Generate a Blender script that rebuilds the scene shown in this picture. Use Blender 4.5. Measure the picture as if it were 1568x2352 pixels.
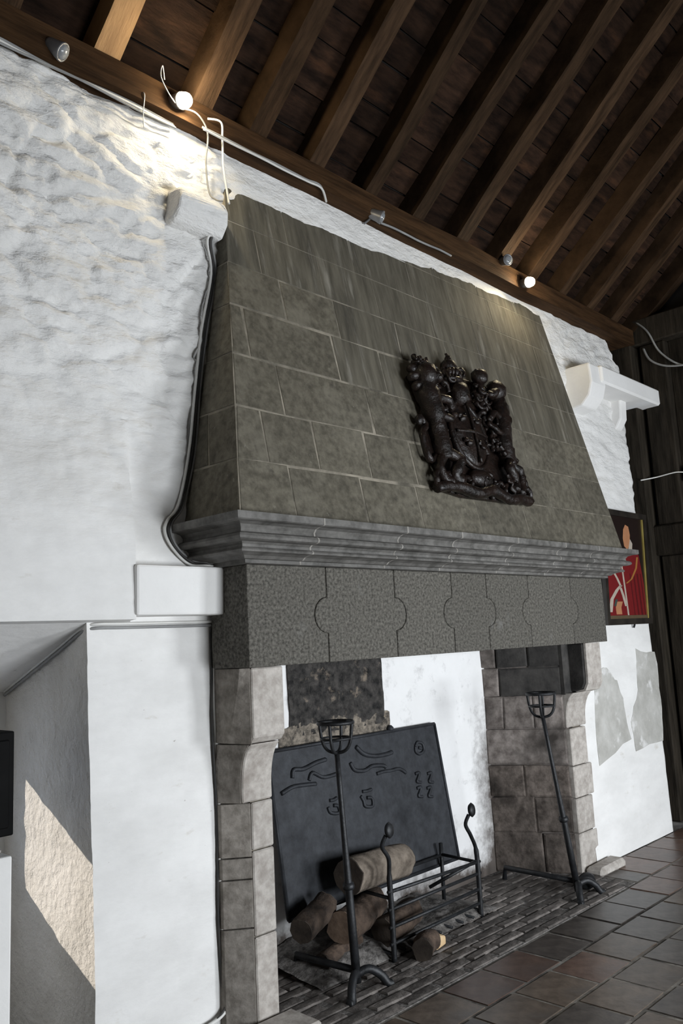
import bpy, bmesh, math, random
from mathutils import Vector, Matrix, noise
random.seed(7)
for o in list(bpy.data.objects):
    bpy.data.objects.remove(o, do_unlink=True)
SC = bpy.context.scene
COL = SC.collection

# ---------------------------------------------------------------- camera
# world: x along the fireplace wall, y into the wall, z up; eye 1.6 m above the floor
CR = Vector((0.69592942, -0.71641332, -0.04933756))     # camera right
CD = Vector((0.07703322, 0.14278572, -0.9867513))       # camera down
CF = Vector((0.71396647, 0.68290863, 0.15455641))       # camera forward
cam_d = bpy.data.cameras.new('camera'); cam = bpy.data.objects.new('camera', cam_d); COL.objects.link(cam)
m = Matrix((CR, -CD, -CF)).transposed().to_4x4(); m.translation = Vector((0, 0, 1.6)); cam.matrix_world = m
cam_d.sensor_fit = 'VERTICAL'; cam_d.sensor_height = 22.3; cam_d.sensor_width = 22.3
cam_d.lens = 1900 / 2352 * 22.3; cam_d.clip_start = 0.05; cam_d.clip_end = 200
SC.camera = cam

# ---------------------------------------------------------------- light and exposure
SC.view_settings.view_transform = 'Standard'
try: SC.view_settings.look = 'None'
except Exception: pass
SC.view_settings.gamma = 1.0
SC.view_settings.use_curve_mapping = False
SC.view_settings.exposure = 0.0
W = bpy.data.worlds.new('sky'); SC.world = W; W.use_nodes = True
W.node_tree.nodes['Background'].inputs[0].default_value = (0.62, 0.75, 1.0, 1)
W.node_tree.nodes['Background'].inputs[1].default_value = 1.4
def add_light(name, kind, loc, direction, energy, color, **kw):
    l = bpy.data.lights.new(name, kind); l.energy = energy; l.color = color
    for k, v in kw.items(): setattr(l, k, v)
    o = bpy.data.objects.new(name, l); COL.objects.link(o); o.location = loc
    o.rotation_euler = Vector(direction).to_track_quat('-Z', 'Y').to_euler()
    return o
# low sun falling through the recess window onto its right-hand reveal
add_light('sun', 'SUN', (-4, 8, 5), (1.0, -1.0, -0.49), 3.6, (1.0, 0.90, 0.78), angle=0.006)
# daylight entering by the two low windows of the opposite wall
WIN = [(2.3, 3.7), (4.9, 6.3)]
WZ0, WZ1, FY = 0.45, 1.85, -1.75
for a, b in WIN:
    add_light('window_daylight', 'AREA', ((a + b) / 2, FY - 0.05, (WZ0 + WZ1) / 2), (0, 1, 0), 195, (0.91, 0.955, 1.0),
              shape='RECTANGLE', size=b - a, size_y=WZ1 - WZ0)

# ---------------------------------------------------------------- helpers
def at(px, py, axis, val):
    """photo point -> point of the place on the plane (axis = val)"""
    d = CR * (px - 784) + CD * (py - 1176) + CF * 1900
    c = Vector((0, 0, 1.6)); t = (val - c[axis]) / d[axis]
    return c + d * t
def sstep(a, b, x):
    t = max(0.0, min(1.0, (x - a) / (b - a))); return t * t * (3 - 2 * t)
def lerp(a, b, t): return a + (b - a) * t
def tag(o, label, cat, group=None):
    o['label'] = label; o['category'] = cat
    if group: o['group'] = group
    return o
def empty(name, loc=(0, 0, 0)):
    o = bpy.data.objects.new(name, None); COL.objects.link(o); o.location = loc; o.empty_display_size = 0.1
    return o
def link(name, me, mat, parent=None, smooth=False):
    o = bpy.data.objects.new(name, me); COL.objects.link(o)
    mats = mat if isinstance(mat, (list, tuple)) else [mat]
    if not me.materials:
        for x in mats: me.materials.append(x)
    if smooth:
        for p in me.polygons: p.use_smooth = True
    if parent is not None:
        o.parent = parent
        loc = parent.matrix_basis.translation if parent.parent is None else parent.parent.matrix_basis.translation + parent.matrix_basis.translation
        o.location = -loc
    return o
def obj(name, bm, mat, parent=None, smooth=False):
    """bmesh in world coordinates -> one mesh object (child coordinates corrected for the parent's place)"""
    bmesh.ops.recalc_face_normals(bm, faces=bm.faces)
    me = bpy.data.meshes.new(name); bm.to_mesh(me); bm.free()
    return link(name, me, mat, parent, smooth)
def pyd(name, verts, faces, mat, parent=None, smooth=False):
    me = bpy.data.meshes.new(name); me.from_pydata([tuple(v) for v in verts], [], faces); me.update()
    return link(name, me, mat, parent, smooth)
def struct(o): o['kind'] = 'structure'; return o
def bevel(o, w=0.005, seg=1):
    b = o.modifiers.new('bevel', 'BEVEL'); b.width = w; b.segments = seg; b.limit_method = 'ANGLE'; b.angle_limit = 0.6
    return o
def bx(bm, x0, x1, y0, y1, z0, z1, j=0.0):
    vs = []
    for x in (x0, x1):
        for y in (y0, y1):
            for z in (z0, z1):
                vs.append(bm.verts.new((x + random.uniform(-j, j), y + random.uniform(-j, j), z + random.uniform(-j, j))))
    for f in ((0, 1, 3, 2), (4, 6, 7, 5), (0, 4, 5, 1), (2, 3, 7, 6), (0, 2, 6, 4), (1, 5, 7, 3)):
        bm.faces.new([vs[i] for i in f])
    return bm
def box(name, x0, x1, y0, y1, z0, z1, mat, parent=None, bev=0.0, j=0.0):
    o = obj(name, bx(bmesh.new(), x0, x1, y0, y1, z0, z1, j), mat, parent)
    if bev: bevel(o, bev)
    return o
def tube(bm, pts, rad, n=8, cap=True):
    pts = [Vector(p) for p in pts]
    rads = rad if isinstance(rad, (list, tuple)) else [rad] * len(pts)
    rings = []; up = None
    for i, p in enumerate(pts):
        t = (pts[min(i + 1, len(pts) - 1)] - pts[max(i - 1, 0)])
        t = t.normalized() if t.length > 1e-9 else Vector((0, 0, 1))
        if up is None:
            up = t.orthogonal().normalized()
        else:
            up = (up - t * up.dot(t))
            up = up.normalized() if up.length > 1e-6 else t.orthogonal().normalized()
        s = t.cross(up)
        rings.append([bm.verts.new(p + (up * math.cos(2 * math.pi * k / n) + s * math.sin(2 * math.pi * k / n)) * rads[i]) for k in range(n)])
    for a, b in zip(rings, rings[1:]):
        for k in range(n):
            bm.faces.new((a[k], a[(k + 1) % n], b[(k + 1) % n], b[k]))
    if cap:
        bm.faces.new(rings[0][::-1]); bm.faces.new(rings[-1])
    return bm
def spline(pts, n=6):
    pts = [Vector(p) for p in pts]; out = []
    P = [pts[0]] + pts + [pts[-1]]
    for i in range(1, len(P) - 2):
        a, b, c, d = P[i - 1], P[i], P[i + 1], P[i + 2]
        for k in range(n):
            t = k / n
            out.append(0.5 * ((2 * b) + (c - a) * t + (2 * a - 5 * b + 4 * c - d) * t * t + (3 * b - a - 3 * c + d) * t ** 3))
    out.append(pts[-1]); return out
def prism(bm, poly, d):
    """extrude a polygon (list of points) by vector d"""
    d = Vector(d); a = [bm.verts.new(Vector(p)) for p in poly]; b = [bm.verts.new(Vector(p) + d) for p in poly]
    n = len(a); bm.faces.new(a[::-1]); bm.faces.new(b)
    for i in range(n): bm.faces.new((a[i], a[(i + 1) % n], b[(i + 1) % n], b[i]))
    return bm
def lathe(bm, prof, c, axis=(0, 0, 1), n=16):
    ax = Vector(axis).normalized(); u = ax.orthogonal().normalized(); v = ax.cross(u); c = Vector(c); rings = []
    for r, h in prof:
        if r < 1e-5: rings.append([bm.verts.new(c + ax * h)])
        else: rings.append([bm.verts.new(c + ax * h + (u * math.cos(2 * math.pi * k / n) + v * math.sin(2 * math.pi * k / n)) * r) for k in range(n)])
    for a, b in zip(rings, rings[1:]):
        for k in range(n):
            if len(a) == 1 and len(b) == 1: continue
            if len(a) == 1: bm.faces.new((a[0], b[k], b[(k + 1) % n]))
            elif len(b) == 1: bm.faces.new((a[k], a[(k + 1) % n], b[0]))
            else: bm.faces.new((a[k], a[(k + 1) % n], b[(k + 1) % n], b[k]))
    return bm
def blob(bm, c, r, rot=None, sub=2):
    """stretched ball, r = three half-axes"""
    M = Matrix.Translation(Vector(c)) @ ((rot or Matrix.Identity(4))) @ Matrix.Diagonal((r[0], r[1], r[2], 1))
    bmesh.ops.create_icosphere(bm, subdivisions=sub, radius=1.0, matrix=M)
    return bm

# ---------------------------------------------------------------- materials
def mat(name, c1, c2=None, rough=0.85, scale=6, detail=6, bump=0.0, bscale=40, metal=0.0, spec=0.3, stretch=(1, 1, 1),
        rand=0.0, spots=None, contrast=(0.35, 0.65), coat=0.0, bdist=0.01):
    m = bpy.data.materials.new(name); m.use_nodes = True
    nt = m.node_tree; N = nt.nodes; L = nt.links; b = N['Principled BSDF']
    b.inputs['Roughness'].default_value = rough; b.inputs['Metallic'].default_value = metal
    b.inputs['Specular IOR Level'].default_value = spec
    if coat: b.inputs['Coat Weight'].default_value = coat; b.inputs['Coat Roughness'].default_value = 0.12
    tc = N.new('ShaderNodeTexCoord'); mp = N.new('ShaderNodeMapping'); mp.inputs['Scale'].default_value = stretch
    L.new(tc.outputs['Object'], mp.inputs['Vector'])
    oi = N.new('ShaderNodeObjectInfo')
    def ramp(src, p0, p1, a, bb):
        r = N.new('ShaderNodeValToRGB'); e = r.color_ramp.elements
        e[0].position = p0; e[1].position = p1; e[0].color = (*a, 1); e[1].color = (*bb, 1); L.new(src, r.inputs[0]); return r.outputs[0]
    def mix(f, a, bb, mode='MIX'):
        x = N.new('ShaderNodeMix'); x.data_type = 'RGBA'; x.blend_type = mode
        if isinstance(f, float): x.inputs[0].default_value = f
        else: L.new(f, x.inputs[0])
        for s, v in ((x.inputs[6], a), (x.inputs[7], bb)):
            if isinstance(v, tuple): s.default_value = (*v, 1)
            else: L.new(v, s)
        return x.outputs[2]
    n1 = N.new('ShaderNodeTexNoise'); n1.inputs['Scale'].default_value = scale; n1.inputs['Detail'].default_value = detail; n1.inputs['Roughness'].default_value = 0.65
    L.new(mp.outputs[0], n1.inputs['Vector'])
    col = ramp(n1.outputs[0], contrast[0], contrast[1], c1, c2 or c1)
    if spots:
        for (c, sc, lo, hi) in spots:
            n2 = N.new('ShaderNodeTexNoise'); n2.inputs['Scale'].default_value = sc; n2.inputs['Detail'].default_value = 5; n2.inputs['Roughness'].default_value = 0.6
            L.new(mp.outputs[0], n2.inputs['Vector'])
            f = ramp(n2.outputs[0], lo, hi, (0, 0, 0), (1, 1, 1))
            col = mix(f, col, c)
    if rand:
        mr = N.new('ShaderNodeMapRange'); mr.inputs[3].default_value = 1 - rand; mr.inputs[4].default_value = 1 + rand
        L.new(oi.outputs['Random'], mr.inputs[0])
        hs = N.new('ShaderNodeHueSaturation'); L.new(col, hs.inputs['Color']); L.new(mr.outputs[0], hs.inputs['Value']); col = hs.outputs[0]
    L.new(col, b.inputs['Base Color'])
    if bump:
        n3 = N.new('ShaderNodeTexNoise'); n3.inputs['Scale'].default_value = bscale; n3.inputs['Detail'].default_value = 6; n3.inputs['Roughness'].default_value = 0.6
        L.new(mp.outputs[0], n3.inputs['Vector'])
        bp = N.new('ShaderNodeBump'); bp.inputs['Strength'].default_value = bump; bp.inputs['Distance'].default_value = bdist
        L.new(n3.outputs[0], bp.inputs['Height']); L.new(bp.outputs[0], b.inputs['Normal'])
    m['_'] = 0
    return m
def emit(name, c, s):
    m = bpy.data.materials.new(name); m.use_nodes = True; N = m.node_tree.nodes; b = N['Principled BSDF']
    b.inputs['Base Color'].default_value = (*c, 1); b.inputs['Emission Color'].default_value = (*c, 1); b.inputs['Emission Strength'].default_value = s
    return m
M = {}
M['plaster'] = mat('whitewashed plaster', (0.70, 0.69, 0.67), (0.80, 0.79, 0.77), 0.9, 3.5, 8, 0.5, 13, stretch=(0.7, 1, 1.5), spots=[((0.60, 0.57, 0.52), 9, 0.66, 0.80), ((0.30, 0.27, 0.23), 30, 0.72, 0.77)], bdist=0.035)
_n = M['plaster'].node_tree.nodes; _l = M['plaster'].node_tree.links
_g = _n.new('ShaderNodeNewGeometry'); _s = _n.new('ShaderNodeSeparateXYZ'); _l.new(_g.outputs['Position'], _s.inputs[0])
_m = _n.new('ShaderNodeMapRange'); _m.inputs[1].default_value = 1.9; _m.inputs[2].default_value = 3.3; _m.inputs[3].default_value = 0.14; _m.inputs[4].default_value = 0.85; _l.new(_s.outputs[2], _m.inputs[0])
_b = [x for x in _n if x.type == 'BUMP'][0]; _l.new(_m.outputs[0], _b.inputs['Strength'])
M['plaster_smooth'] = mat('smooth whitewash', (0.76, 0.75, 0.73), (0.82, 0.81, 0.79), 0.85, 3, 6, 0.25, 18, spots=[((0.6, 0.57, 0.53), 14, 0.72, 0.80)], bdist=0.01)
M['cream_wash'] = mat('cream limewash', (0.68, 0.655, 0.61), (0.80, 0.775, 0.735), 0.9, 5, 8, 0.9, 30, bdist=0.02)
M['hood_stone'] = mat('grey brown ashlar', (0.066, 0.059, 0.044), (0.134, 0.121, 0.092), 0.85, 24, 12, 0.6, 50, spots=[((0.160, 0.146, 0.114), 3.0, 0.52, 0.76), ((0.042, 0.038, 0.030), 17, 0.58, 0.80), ((0.20, 0.185, 0.15), 30, 0.66, 0.78)], rand=0.16, bdist=0.006)
M['hood_streak'] = mat('streaked ashlar', (0.062, 0.056, 0.042), (0.132, 0.120, 0.092), 0.85, 12, 12, 0.3, 60, stretch=(1.6, 0.25, 0.22), spots=[((0.045, 0.041, 0.033), 5, 0.55, 0.70), ((0.22, 0.205, 0.17), 10, 0.58, 0.74)], rand=0.06, bdist=0.006)
M['mortar'] = mat('pale lime mortar', (0.085, 0.077, 0.060), (0.33, 0.295, 0.235), 0.9, 4.5, 8, 0.4, 70, bdist=0.006)
M['joint'] = mat('pale grey joint', (0.19, 0.178, 0.16), (0.30, 0.285, 0.26), 0.9, 20)
M['soot_low'] = mat('brown sooted lower stone', (0.045, 0.036, 0.030), (0.15, 0.125, 0.108), 0.95, 14, 10, 0.6, 40, spots=[((0.022, 0.018, 0.015), 3, 0.5, 0.7)], rand=0.15, bdist=0.01)
M['moulding_stone'] = mat('worn grey moulding stone', (0.070, 0.067, 0.061), (0.165, 0.158, 0.147), 0.6, 14, 10, 0.15, 60, spots=[((0.07, 0.066, 0.06), 3.5, 0.6, 0.72)], rand=0.1, bdist=0.005)
M['frieze_stone'] = mat('punch dressed grey stone', (0.040, 0.037, 0.031), (0.160, 0.150, 0.129), 0.8, 70, 5, 1.0, 70, spots=[((0.20, 0.195, 0.185), 3.2, 0.64, 0.80)], rand=0.06, contrast=(0.36, 0.68), bdist=0.006)
M['jamb_light'] = mat('pale grey jamb stone', (0.31, 0.28, 0.25), (0.50, 0.465, 0.425), 0.85, 22, 10, 0.3, 50, spots=[((0.23, 0.20, 0.175), 6, 0.56, 0.80)], rand=0.06, bdist=0.006)
M['jamb_shaded'] = mat('weathered jamb stone with painted shade', (0.14, 0.124, 0.106), (0.28, 0.255, 0.225), 0.9, 20, 10, 0.5, 40, spots=[((0.11, 0.098, 0.085), 6, 0.6, 0.72)], rand=0.1, bdist=0.008)  # weathered stone, its colour darkened further for shade on the outer side
M['soot_stone'] = mat('sooty chamber stone', (0.10, 0.084, 0.075), (0.25, 0.22, 0.20), 0.9, 16, 10, 0.5, 40, spots=[((0.035, 0.030, 0.026), 2.2, 0.50, 0.68)], rand=0.2, bdist=0.008)
M['soot_black'] = mat('black sooted stone', (0.022, 0.021, 0.020), (0.06, 0.056, 0.052), 0.95, 8, 9, 0.6, 40, spots=[((0.16, 0.145, 0.13), 7, 0.66, 0.78)], rand=0.15, bdist=0.008)
M['soot_masonry'] = mat('sooted crumbling masonry', (0.012, 0.012, 0.012), (0.085, 0.078, 0.072), 0.95, 20, 10, 1.0, 30, spots=[((0.25, 0.205, 0.16), 13, 0.60, 0.72)], bdist=0.03)
M['rubble'] = mat('crumbled mortar rubble', (0.05, 0.045, 0.04), (0.36, 0.31, 0.25), 0.95, 26, 8, 1.0, 34, spots=[((0.40, 0.30, 0.17), 9, 0.63, 0.74)], bdist=0.03)
M['old_stone'] = mat('exposed wall stone', (0.36, 0.35, 0.32), (0.52, 0.51, 0.48), 0.9, 5, 8, 0.4, 30, spots=[((0.66, 0.65, 0.63), 6, 0.58, 0.68)], bdist=0.01)
M['iron'] = mat('black wrought iron', (0.009, 0.0095, 0.0105), (0.024, 0.0255, 0.028), 0.5, 20, 5, 0.5, 60, metal=0.3, spec=0.5, bdist=0.004)
M['cast_iron'] = mat('graphite cast iron', (0.021, 0.0225, 0.026), (0.040, 0.043, 0.049), 0.6, 18, 9, 0.35, 50, metal=0.35, spec=0.4, bdist=0.004)
M['carving'] = mat('polished dark brown carved wood', (0.005, 0.0034, 0.0026), (0.016, 0.009, 0.0065), 0.36, 14, 5, 0.6, 45, spec=0.35, bdist=0.012, coat=0.12)
M['beam'] = mat('brown oak wall plate', (0.025, 0.0135, 0.007), (0.068, 0.036, 0.017), 0.75, 6, 8, 0.5, 20, spec=0.06, stretch=(0.4, 4, 4), bdist=0.01)
M['rafter'] = mat('brown oak rafter', (0.020, 0.0118, 0.0066), (0.058, 0.034, 0.019), 0.75, 5, 8, 0.5, 18, spec=0.06, stretch=(5, 0.7, 0.7), rand=0.3, bdist=0.01)
M['rafter_lit'] = mat('oak rafter with painted lamplight', (0.30, 0.165, 0.07), (0.44, 0.255, 0.11), 0.7, 5, 8, 0.3, 18, stretch=(5, 0.7, 0.7), bdist=0.01)  # lamplight on the rafter by the left lamp, painted as paler wood
M['plank'] = mat('dark brown roof board', (0.0095, 0.0058, 0.0042), (0.034, 0.0185, 0.0115), 0.85, 6, 9, 0.6, 22, spec=0.06, stretch=(0.7, 3, 3), rand=0.45, spots=[((0.055, 0.026, 0.0135), 3, 0.58, 0.75)], bdist=0.012)
M['roof_dark'] = mat('dark roof underside', (0.006, 0.005, 0.004), (0.01, 0.008, 0.007), 0.95)
M['timber'] = mat('near black old timber', (0.012, 0.010, 0.0075), (0.034, 0.028, 0.021), 0.7, 5, 8, 0.5, 20, spec=0.06, stretch=(4, 4, 0.5), rand=0.25, bdist=0.01)
M['tile'] = mat('brown clay floor tile', (0.058, 0.043, 0.032), (0.128, 0.100, 0.077), 0.33, 14, 7, 0.25, 12, rand=0.3, spec=0.4, spots=[((0.075, 0.066, 0.06), 3, 0.55, 0.7)], bdist=0.006)
M['tile_red'] = mat('red clay floor tile', (0.068, 0.038, 0.028), (0.138, 0.086, 0.064), 0.33, 14, 7, 0.25, 12, rand=0.25, spec=0.4, spots=[((0.09, 0.068, 0.06), 3, 0.5, 0.7)], bdist=0.006)
M['tile_dark'] = mat('dark slate coloured floor tile', (0.032, 0.027, 0.024), (0.080, 0.069, 0.060), 0.33, 14, 7, 0.25, 12, rand=0.3, spec=0.4, bdist=0.006)
M['grout'] = mat('grey floor mortar', (0.06, 0.055, 0.05), (0.27, 0.25, 0.22), 0.9, 6, 6, 0.4, 40)
M['brick'] = mat('ashy hearth brick', (0.060, 0.053, 0.048), (0.185, 0.165, 0.150), 0.85, 12, 8, 0.6, 35, rand=0.35, spots=[((0.17, 0.09, 0.07), 4, 0.64, 0.75)], bdist=0.01)
M['ash'] = mat('grey ash', (0.06, 0.055, 0.051), (0.24, 0.225, 0.21), 0.95, 22, 8, 0.9, 30, bdist=0.02)
M['bark'] = mat('dark firewood bark', (0.020, 0.014, 0.011), (0.095, 0.066, 0.048), 0.9, 12, 8, 0.9, 25, rand=0.3, bdist=0.015)
M['bark_pale'] = mat('pale peeling bark', (0.085, 0.068, 0.053), (0.27, 0.225, 0.18), 0.9, 9, 8, 0.7, 25, spots=[((0.16, 0.075, 0.04), 5, 0.58, 0.68)], bdist=0.012)
M['cut_wood'] = mat('sawn log end', (0.085, 0.057, 0.040), (0.20, 0.14, 0.10), 0.85, 14, 6, 0.3, 40)
M['cut_dark'] = mat('charred log end', (0.028, 0.022, 0.018), (0.07, 0.055, 0.043), 0.9, 10, 6, 0.3, 40)
M['fresh_wood'] = mat('fresh split wood', (0.50, 0.34, 0.18), (0.62, 0.45, 0.26), 0.8, 6, 6, 0.3, 30)
M['cable_grey'] = mat('grey cable sheath', (0.22, 0.22, 0.22), (0.32, 0.32, 0.31), 0.55)
M['cable_white'] = mat('white cable sheath', (0.62, 0.61, 0.58), (0.70, 0.69, 0.66), 0.5)
M['cable_dark'] = mat('dark cable sheath', (0.03, 0.03, 0.03), (0.06, 0.055, 0.05), 0.6)
M['lamp_grey'] = mat('grey lamp metal', (0.18, 0.18, 0.185), (0.28, 0.28, 0.29), 0.4, metal=0.5)
M['lamp_glass'] = mat('unlit lamp glass', (0.20, 0.21, 0.22), (0.25, 0.26, 0.27), 0.15, spec=0.6)
M['frame_black'] = mat('black picture frame', (0.012, 0.010, 0.009), (0.03, 0.025, 0.02), 0.35, spec=0.5)
M['frame_gold'] = mat('gilt frame edge', (0.34, 0.26, 0.07), (0.45, 0.36, 0.11), 0.4, metal=0.4)
M['black_box'] = mat('black painted wood', (0.003, 0.003, 0.003), (0.006, 0.006, 0.006), 0.7, spec=0.08)
M['glow'] = emit('lit bulb', (1.0, 0.85, 0.58), 330)
g = bpy.data.materials.new('window glass'); g.use_nodes = True
gb = g.node_tree.nodes['Principled BSDF']; gb.inputs['Transmission Weight'].default_value = 1; gb.inputs['Roughness'].default_value = 0; gb.inputs['IOR'].default_value = 1.02
M['glass'] = g
def flat(name, c, rough=0.6): return mat(name, c, tuple(x * 1.15 for x in c), rough, 30)

# ================================================================= THE SETTING
# ---------------------------------------------------------------- fireplace wall
def fbm(x, y, z, o=4):
    v = 0; a = 1; t = 0
    for i in range(o):
        v += a * noise.noise(Vector((x, y, z))); t += a; a *= 0.5; x *= 2.03; y *= 2.03; z *= 2.03
    return v / t
def base_y(x, z):
    l = 3.08 - 0.025 * sstep(3.2, 3.9, z); r = 2.93 + 0.0385 * z
    if z > 1.73: l -= 0.095 * (1 - sstep(2.0, 2.7, z)) * (1 - sstep(1.872, 1.905, x))     # thickened band over the recess
    return lerp(l, r, sstep(2.6, 5.3, x))
CRACKS = []
for line in ([(30, 300), (38, 350), (28, 420), (60, 462), (115, 475)], [(80, 305), (50, 345), (42, 385), (115, 402), (122, 455)], [(80, 305), (170, 318), (188, 345)]):
    q = [at(a, b, 1, 3.05) for a, b in line]
    CRACKS += [((a.x, a.z), (b.x, b.z)) for a, b in zip(q, q[1:])]
def lumps(x, z):
    rough = (0.10 + 0.90 * sstep(1.9, 3.2, z)) * (1 - 0.88 * sstep(2.4, 2.65, x) * (1 - 0.45 * sstep(5.35, 5.8, x)))
    # whitewashed rubble: stones under the wash, with ragged horizontal ridges
    d, p = noise.voronoi(Vector((x * 2.8 + fbm(x * 3, 3.1, z * 3) * 0.4, 7.7, z * 4.6 + fbm(x * 3, 9.1, z * 3) * 0.35)))
    stone = sstep(0.0, 0.22, d[1] - d[0])
    rid = 1 - abs(fbm(x * 3.2, 1.3, z * 9.0, 5)) * 2.2
    v = -0.016 * stone * rough - 0.030 * rough * rid - 0.022 * rough * fbm(x * 8, 2.2, z * 17, 4) - 0.004 * fbm(x * 22, 5.5, z * 26, 3) * (0.25 + 0.75 * rough)
    if x < 1.75 and z > 3.0:      # joints of two big stones showing through the wash
        for (ax, az), (bx_, bz) in CRACKS:
            dx, dz = bx_ - ax, bz - az; t = max(0, min(1, ((x - ax) * dx + (z - az) * dz) / (dx * dx + dz * dz)))
            dd = (x - ax - t * dx) ** 2 + (z - az - t * dz) ** 2; v += 0.014 * math.exp(-dd / 0.00022)
    return v + 0.025 * rough - 0.006 * fbm(x * 1.3, 0, z * 1.3)
def end_x(z): return 6.73 + 0.055 * z + 0.012 * fbm(z * 6, 0, 2)
def top_z(x): return 4.135 + 0.035 * fbm(x * 7, 3, 0, 3) - 0.05 * sstep(6.3, 6.95, x) * 0 - 0.35 * sstep(6.55, 7.0, x)
def frange(a, b, n): return [a + (b - a) * i / n for i in range(n + 1)]
def pillar_x(z): return 1.745 - 0.026 * z + 0.006 * fbm(z * 7, 3, 8)
xs = frange(-4.0, 0.9, 12)[:-1] + frange(0.9, 1.72, 52)[:-1] + frange(1.72, 2.45, 48)[:-1] + frange(2.45, 5.40, 100)[:-1] + frange(5.40, 6.95, 62)
zs = frange(0, 1.726, 58) + frange(1.732, 2.0, 12)[:-1] + frange(2.0, 4.16, 140)
V = []; F = []; idx = {}
for i, x in enumerate(xs):
    for k, z in enumerate(zs):
        X = x; Z = z
        if abs(x - 1.72) < 1e-6 and z <= 1.7261: X = pillar_x(z)
        if 5.4 < x: X = lerp(5.4, end_x(z), (x - 5.4) / (6.95 - 5.4))
        if z > 3.9: Z = 3.9 + (z - 3.9) * (top_z(X) - 3.9) / 0.26
        y = base_y(X, Z) + lumps(X, Z)
        if X > 6.6: y += 0.10 * sstep(0.0, 1.0, (X - end_x(Z) + 0.10) / 0.10) ** 2 if X > end_x(Z) - 0.10 else 0
        idx[i, k] = len(V); V.append((X, y, Z))
for i in range(len(xs) - 1):
    xm = (xs[i] + xs[i + 1]) / 2
    for k in range(len(zs) - 1):
        zm = (zs[k] + zs[k + 1]) / 2
        if 0.2 < xm < 1.72 and zm < 1.726: continue
        if 2.45 < xm < 5.40 and zm < 2.0: continue
        F.append((idx[i, k], idx[i + 1, k], idx[i + 1, k + 1], idx[i, k + 1]))
# right-hand end of the wall turns back
e0 = len(V)
for k, z in enumerate(zs):
    v = V[idx[len(xs) - 1, k]]; V.append((v[0] + 0.02, v[1] + 0.5, v[2]))
for k in range(len(zs) - 1):
    F.append((idx[len(xs) - 1, k], e0 + k, e0 + k + 1, idx[len(xs) - 1, k + 1]))
wall = struct(pyd('wall_back', V, F, M['plaster'], None, True))
wall.data.set_sharp_from_angle(angle=math.radians(52))
# body of the wall behind its face (blocks the daylight), with the recess and the chimney left open
bm = bmesh.new()
bx(bm, -4.0, 0.2, 3.16, 4.0, 0, 4.3); bx(bm, 0.2, 1.80, 3.22, 4.0, 1.95, 4.3)
bx(bm, 1.80, 2.44, 3.16, 4.0, 0, 4.3); bx(bm, 2.44, 5.42, 3.62, 4.0, 0, 4.3); bx(bm, 2.44, 5.42, 3.18, 3.62, 2.3, 4.3); bx(bm, 5.42, 6.85, 3.16, 4.0, 0, 4.3)
obj('wall_core', bm, M['plaster'], wall)

# recess: reveal, sloping soffit, back wall with a low window
def grid(name, fn, nu, nv, material, parent, smooth=True):
    v = [fn(i / nu, k / nv) for i in range(nu + 1) for k in range(nv + 1)]
    f = [(i * (nv + 1) + k, (i + 1) * (nv + 1) + k, (i + 1) * (nv + 1) + k + 1, i * (nv + 1) + k + 1) for i in range(nu) for k in range(nv)]
    return pyd(name, v, f, material, parent, smooth)
def soffit_z(y): return 1.726 - 0.36 * max(0, y - 3.08)
def reveal(u, v):
    y = 3.08 + 0.78 * u; zt = soffit_z(y); z = zt * v
    x = lerp(pillar_x(z), 1.725, min(1, u * 3)) + (0.012 * fbm(y * 5, z * 5, 4) + 0.006 * fbm(y * 16, z * 13, 1, 3)) * min(1, u * 6)
    if u == 0: y = base_y(x, z) + lumps(x, z)
    return (x, y, z)
grid('recess_reveal', reveal, 40, 90, M['cream_wash'], wall)
grid('recess_reveal', lambda u, v: (0.2 + 0.01 * fbm(u * 4, v * 6, 1), 3.07 + 0.79 * u, v * soffit_z(3.07 + 0.79 * u)), 10, 20, M['cream_wash'], wall)
def soff(u, v):
    x = lerp(0.2, 1.74, u); y = 3.08 + 0.78 * v; z = soffit_z(y) + 0.012 * fbm(x * 4, y * 6, 0) * min(1, v * 5)
    if v == 0: y = base_y(x, z) + lumps(x, 1.726); z = 1.726
    return (x, y, z)
grid('recess_soffit', soff, 50, 26, M['plaster'], wall)
# recess back wall around the low window
RB = 3.86; wx0, wx1, wz0, wz1 = 0.78, 1.515, 0.72, 1.24
bm = bmesh.new()
bx(bm, 0.1, wx0, RB, 4.0, 0, 2.0); bx(bm, wx1, 1.85, RB, 4.0, 0, 2.0); bx(bm, wx0, wx1, RB, 4.0, 0, wz0); bx(bm, wx0, wx1, RB, 4.0, wz1, 2.0)
obj('recess_back', bm, M['plaster_smooth'], wall)
win = struct(empty('window_1', (0, 3.93, 0)))
bm = bmesh.new(); bx(bm, wx0, wx0 + .02, 3.91, 3.95, wz0, wz1); bx(bm, wx1 - .02, wx1, 3.91, 3.95, wz0, wz1); bx(bm, wx0, wx1, 3.91, 3.95, wz0, wz0 + .015); bx(bm, wx0, wx1, 3.91, 3.95, wz1 - .015, wz1)
obj('window_frame', bm, M['timber'], win)

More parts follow.
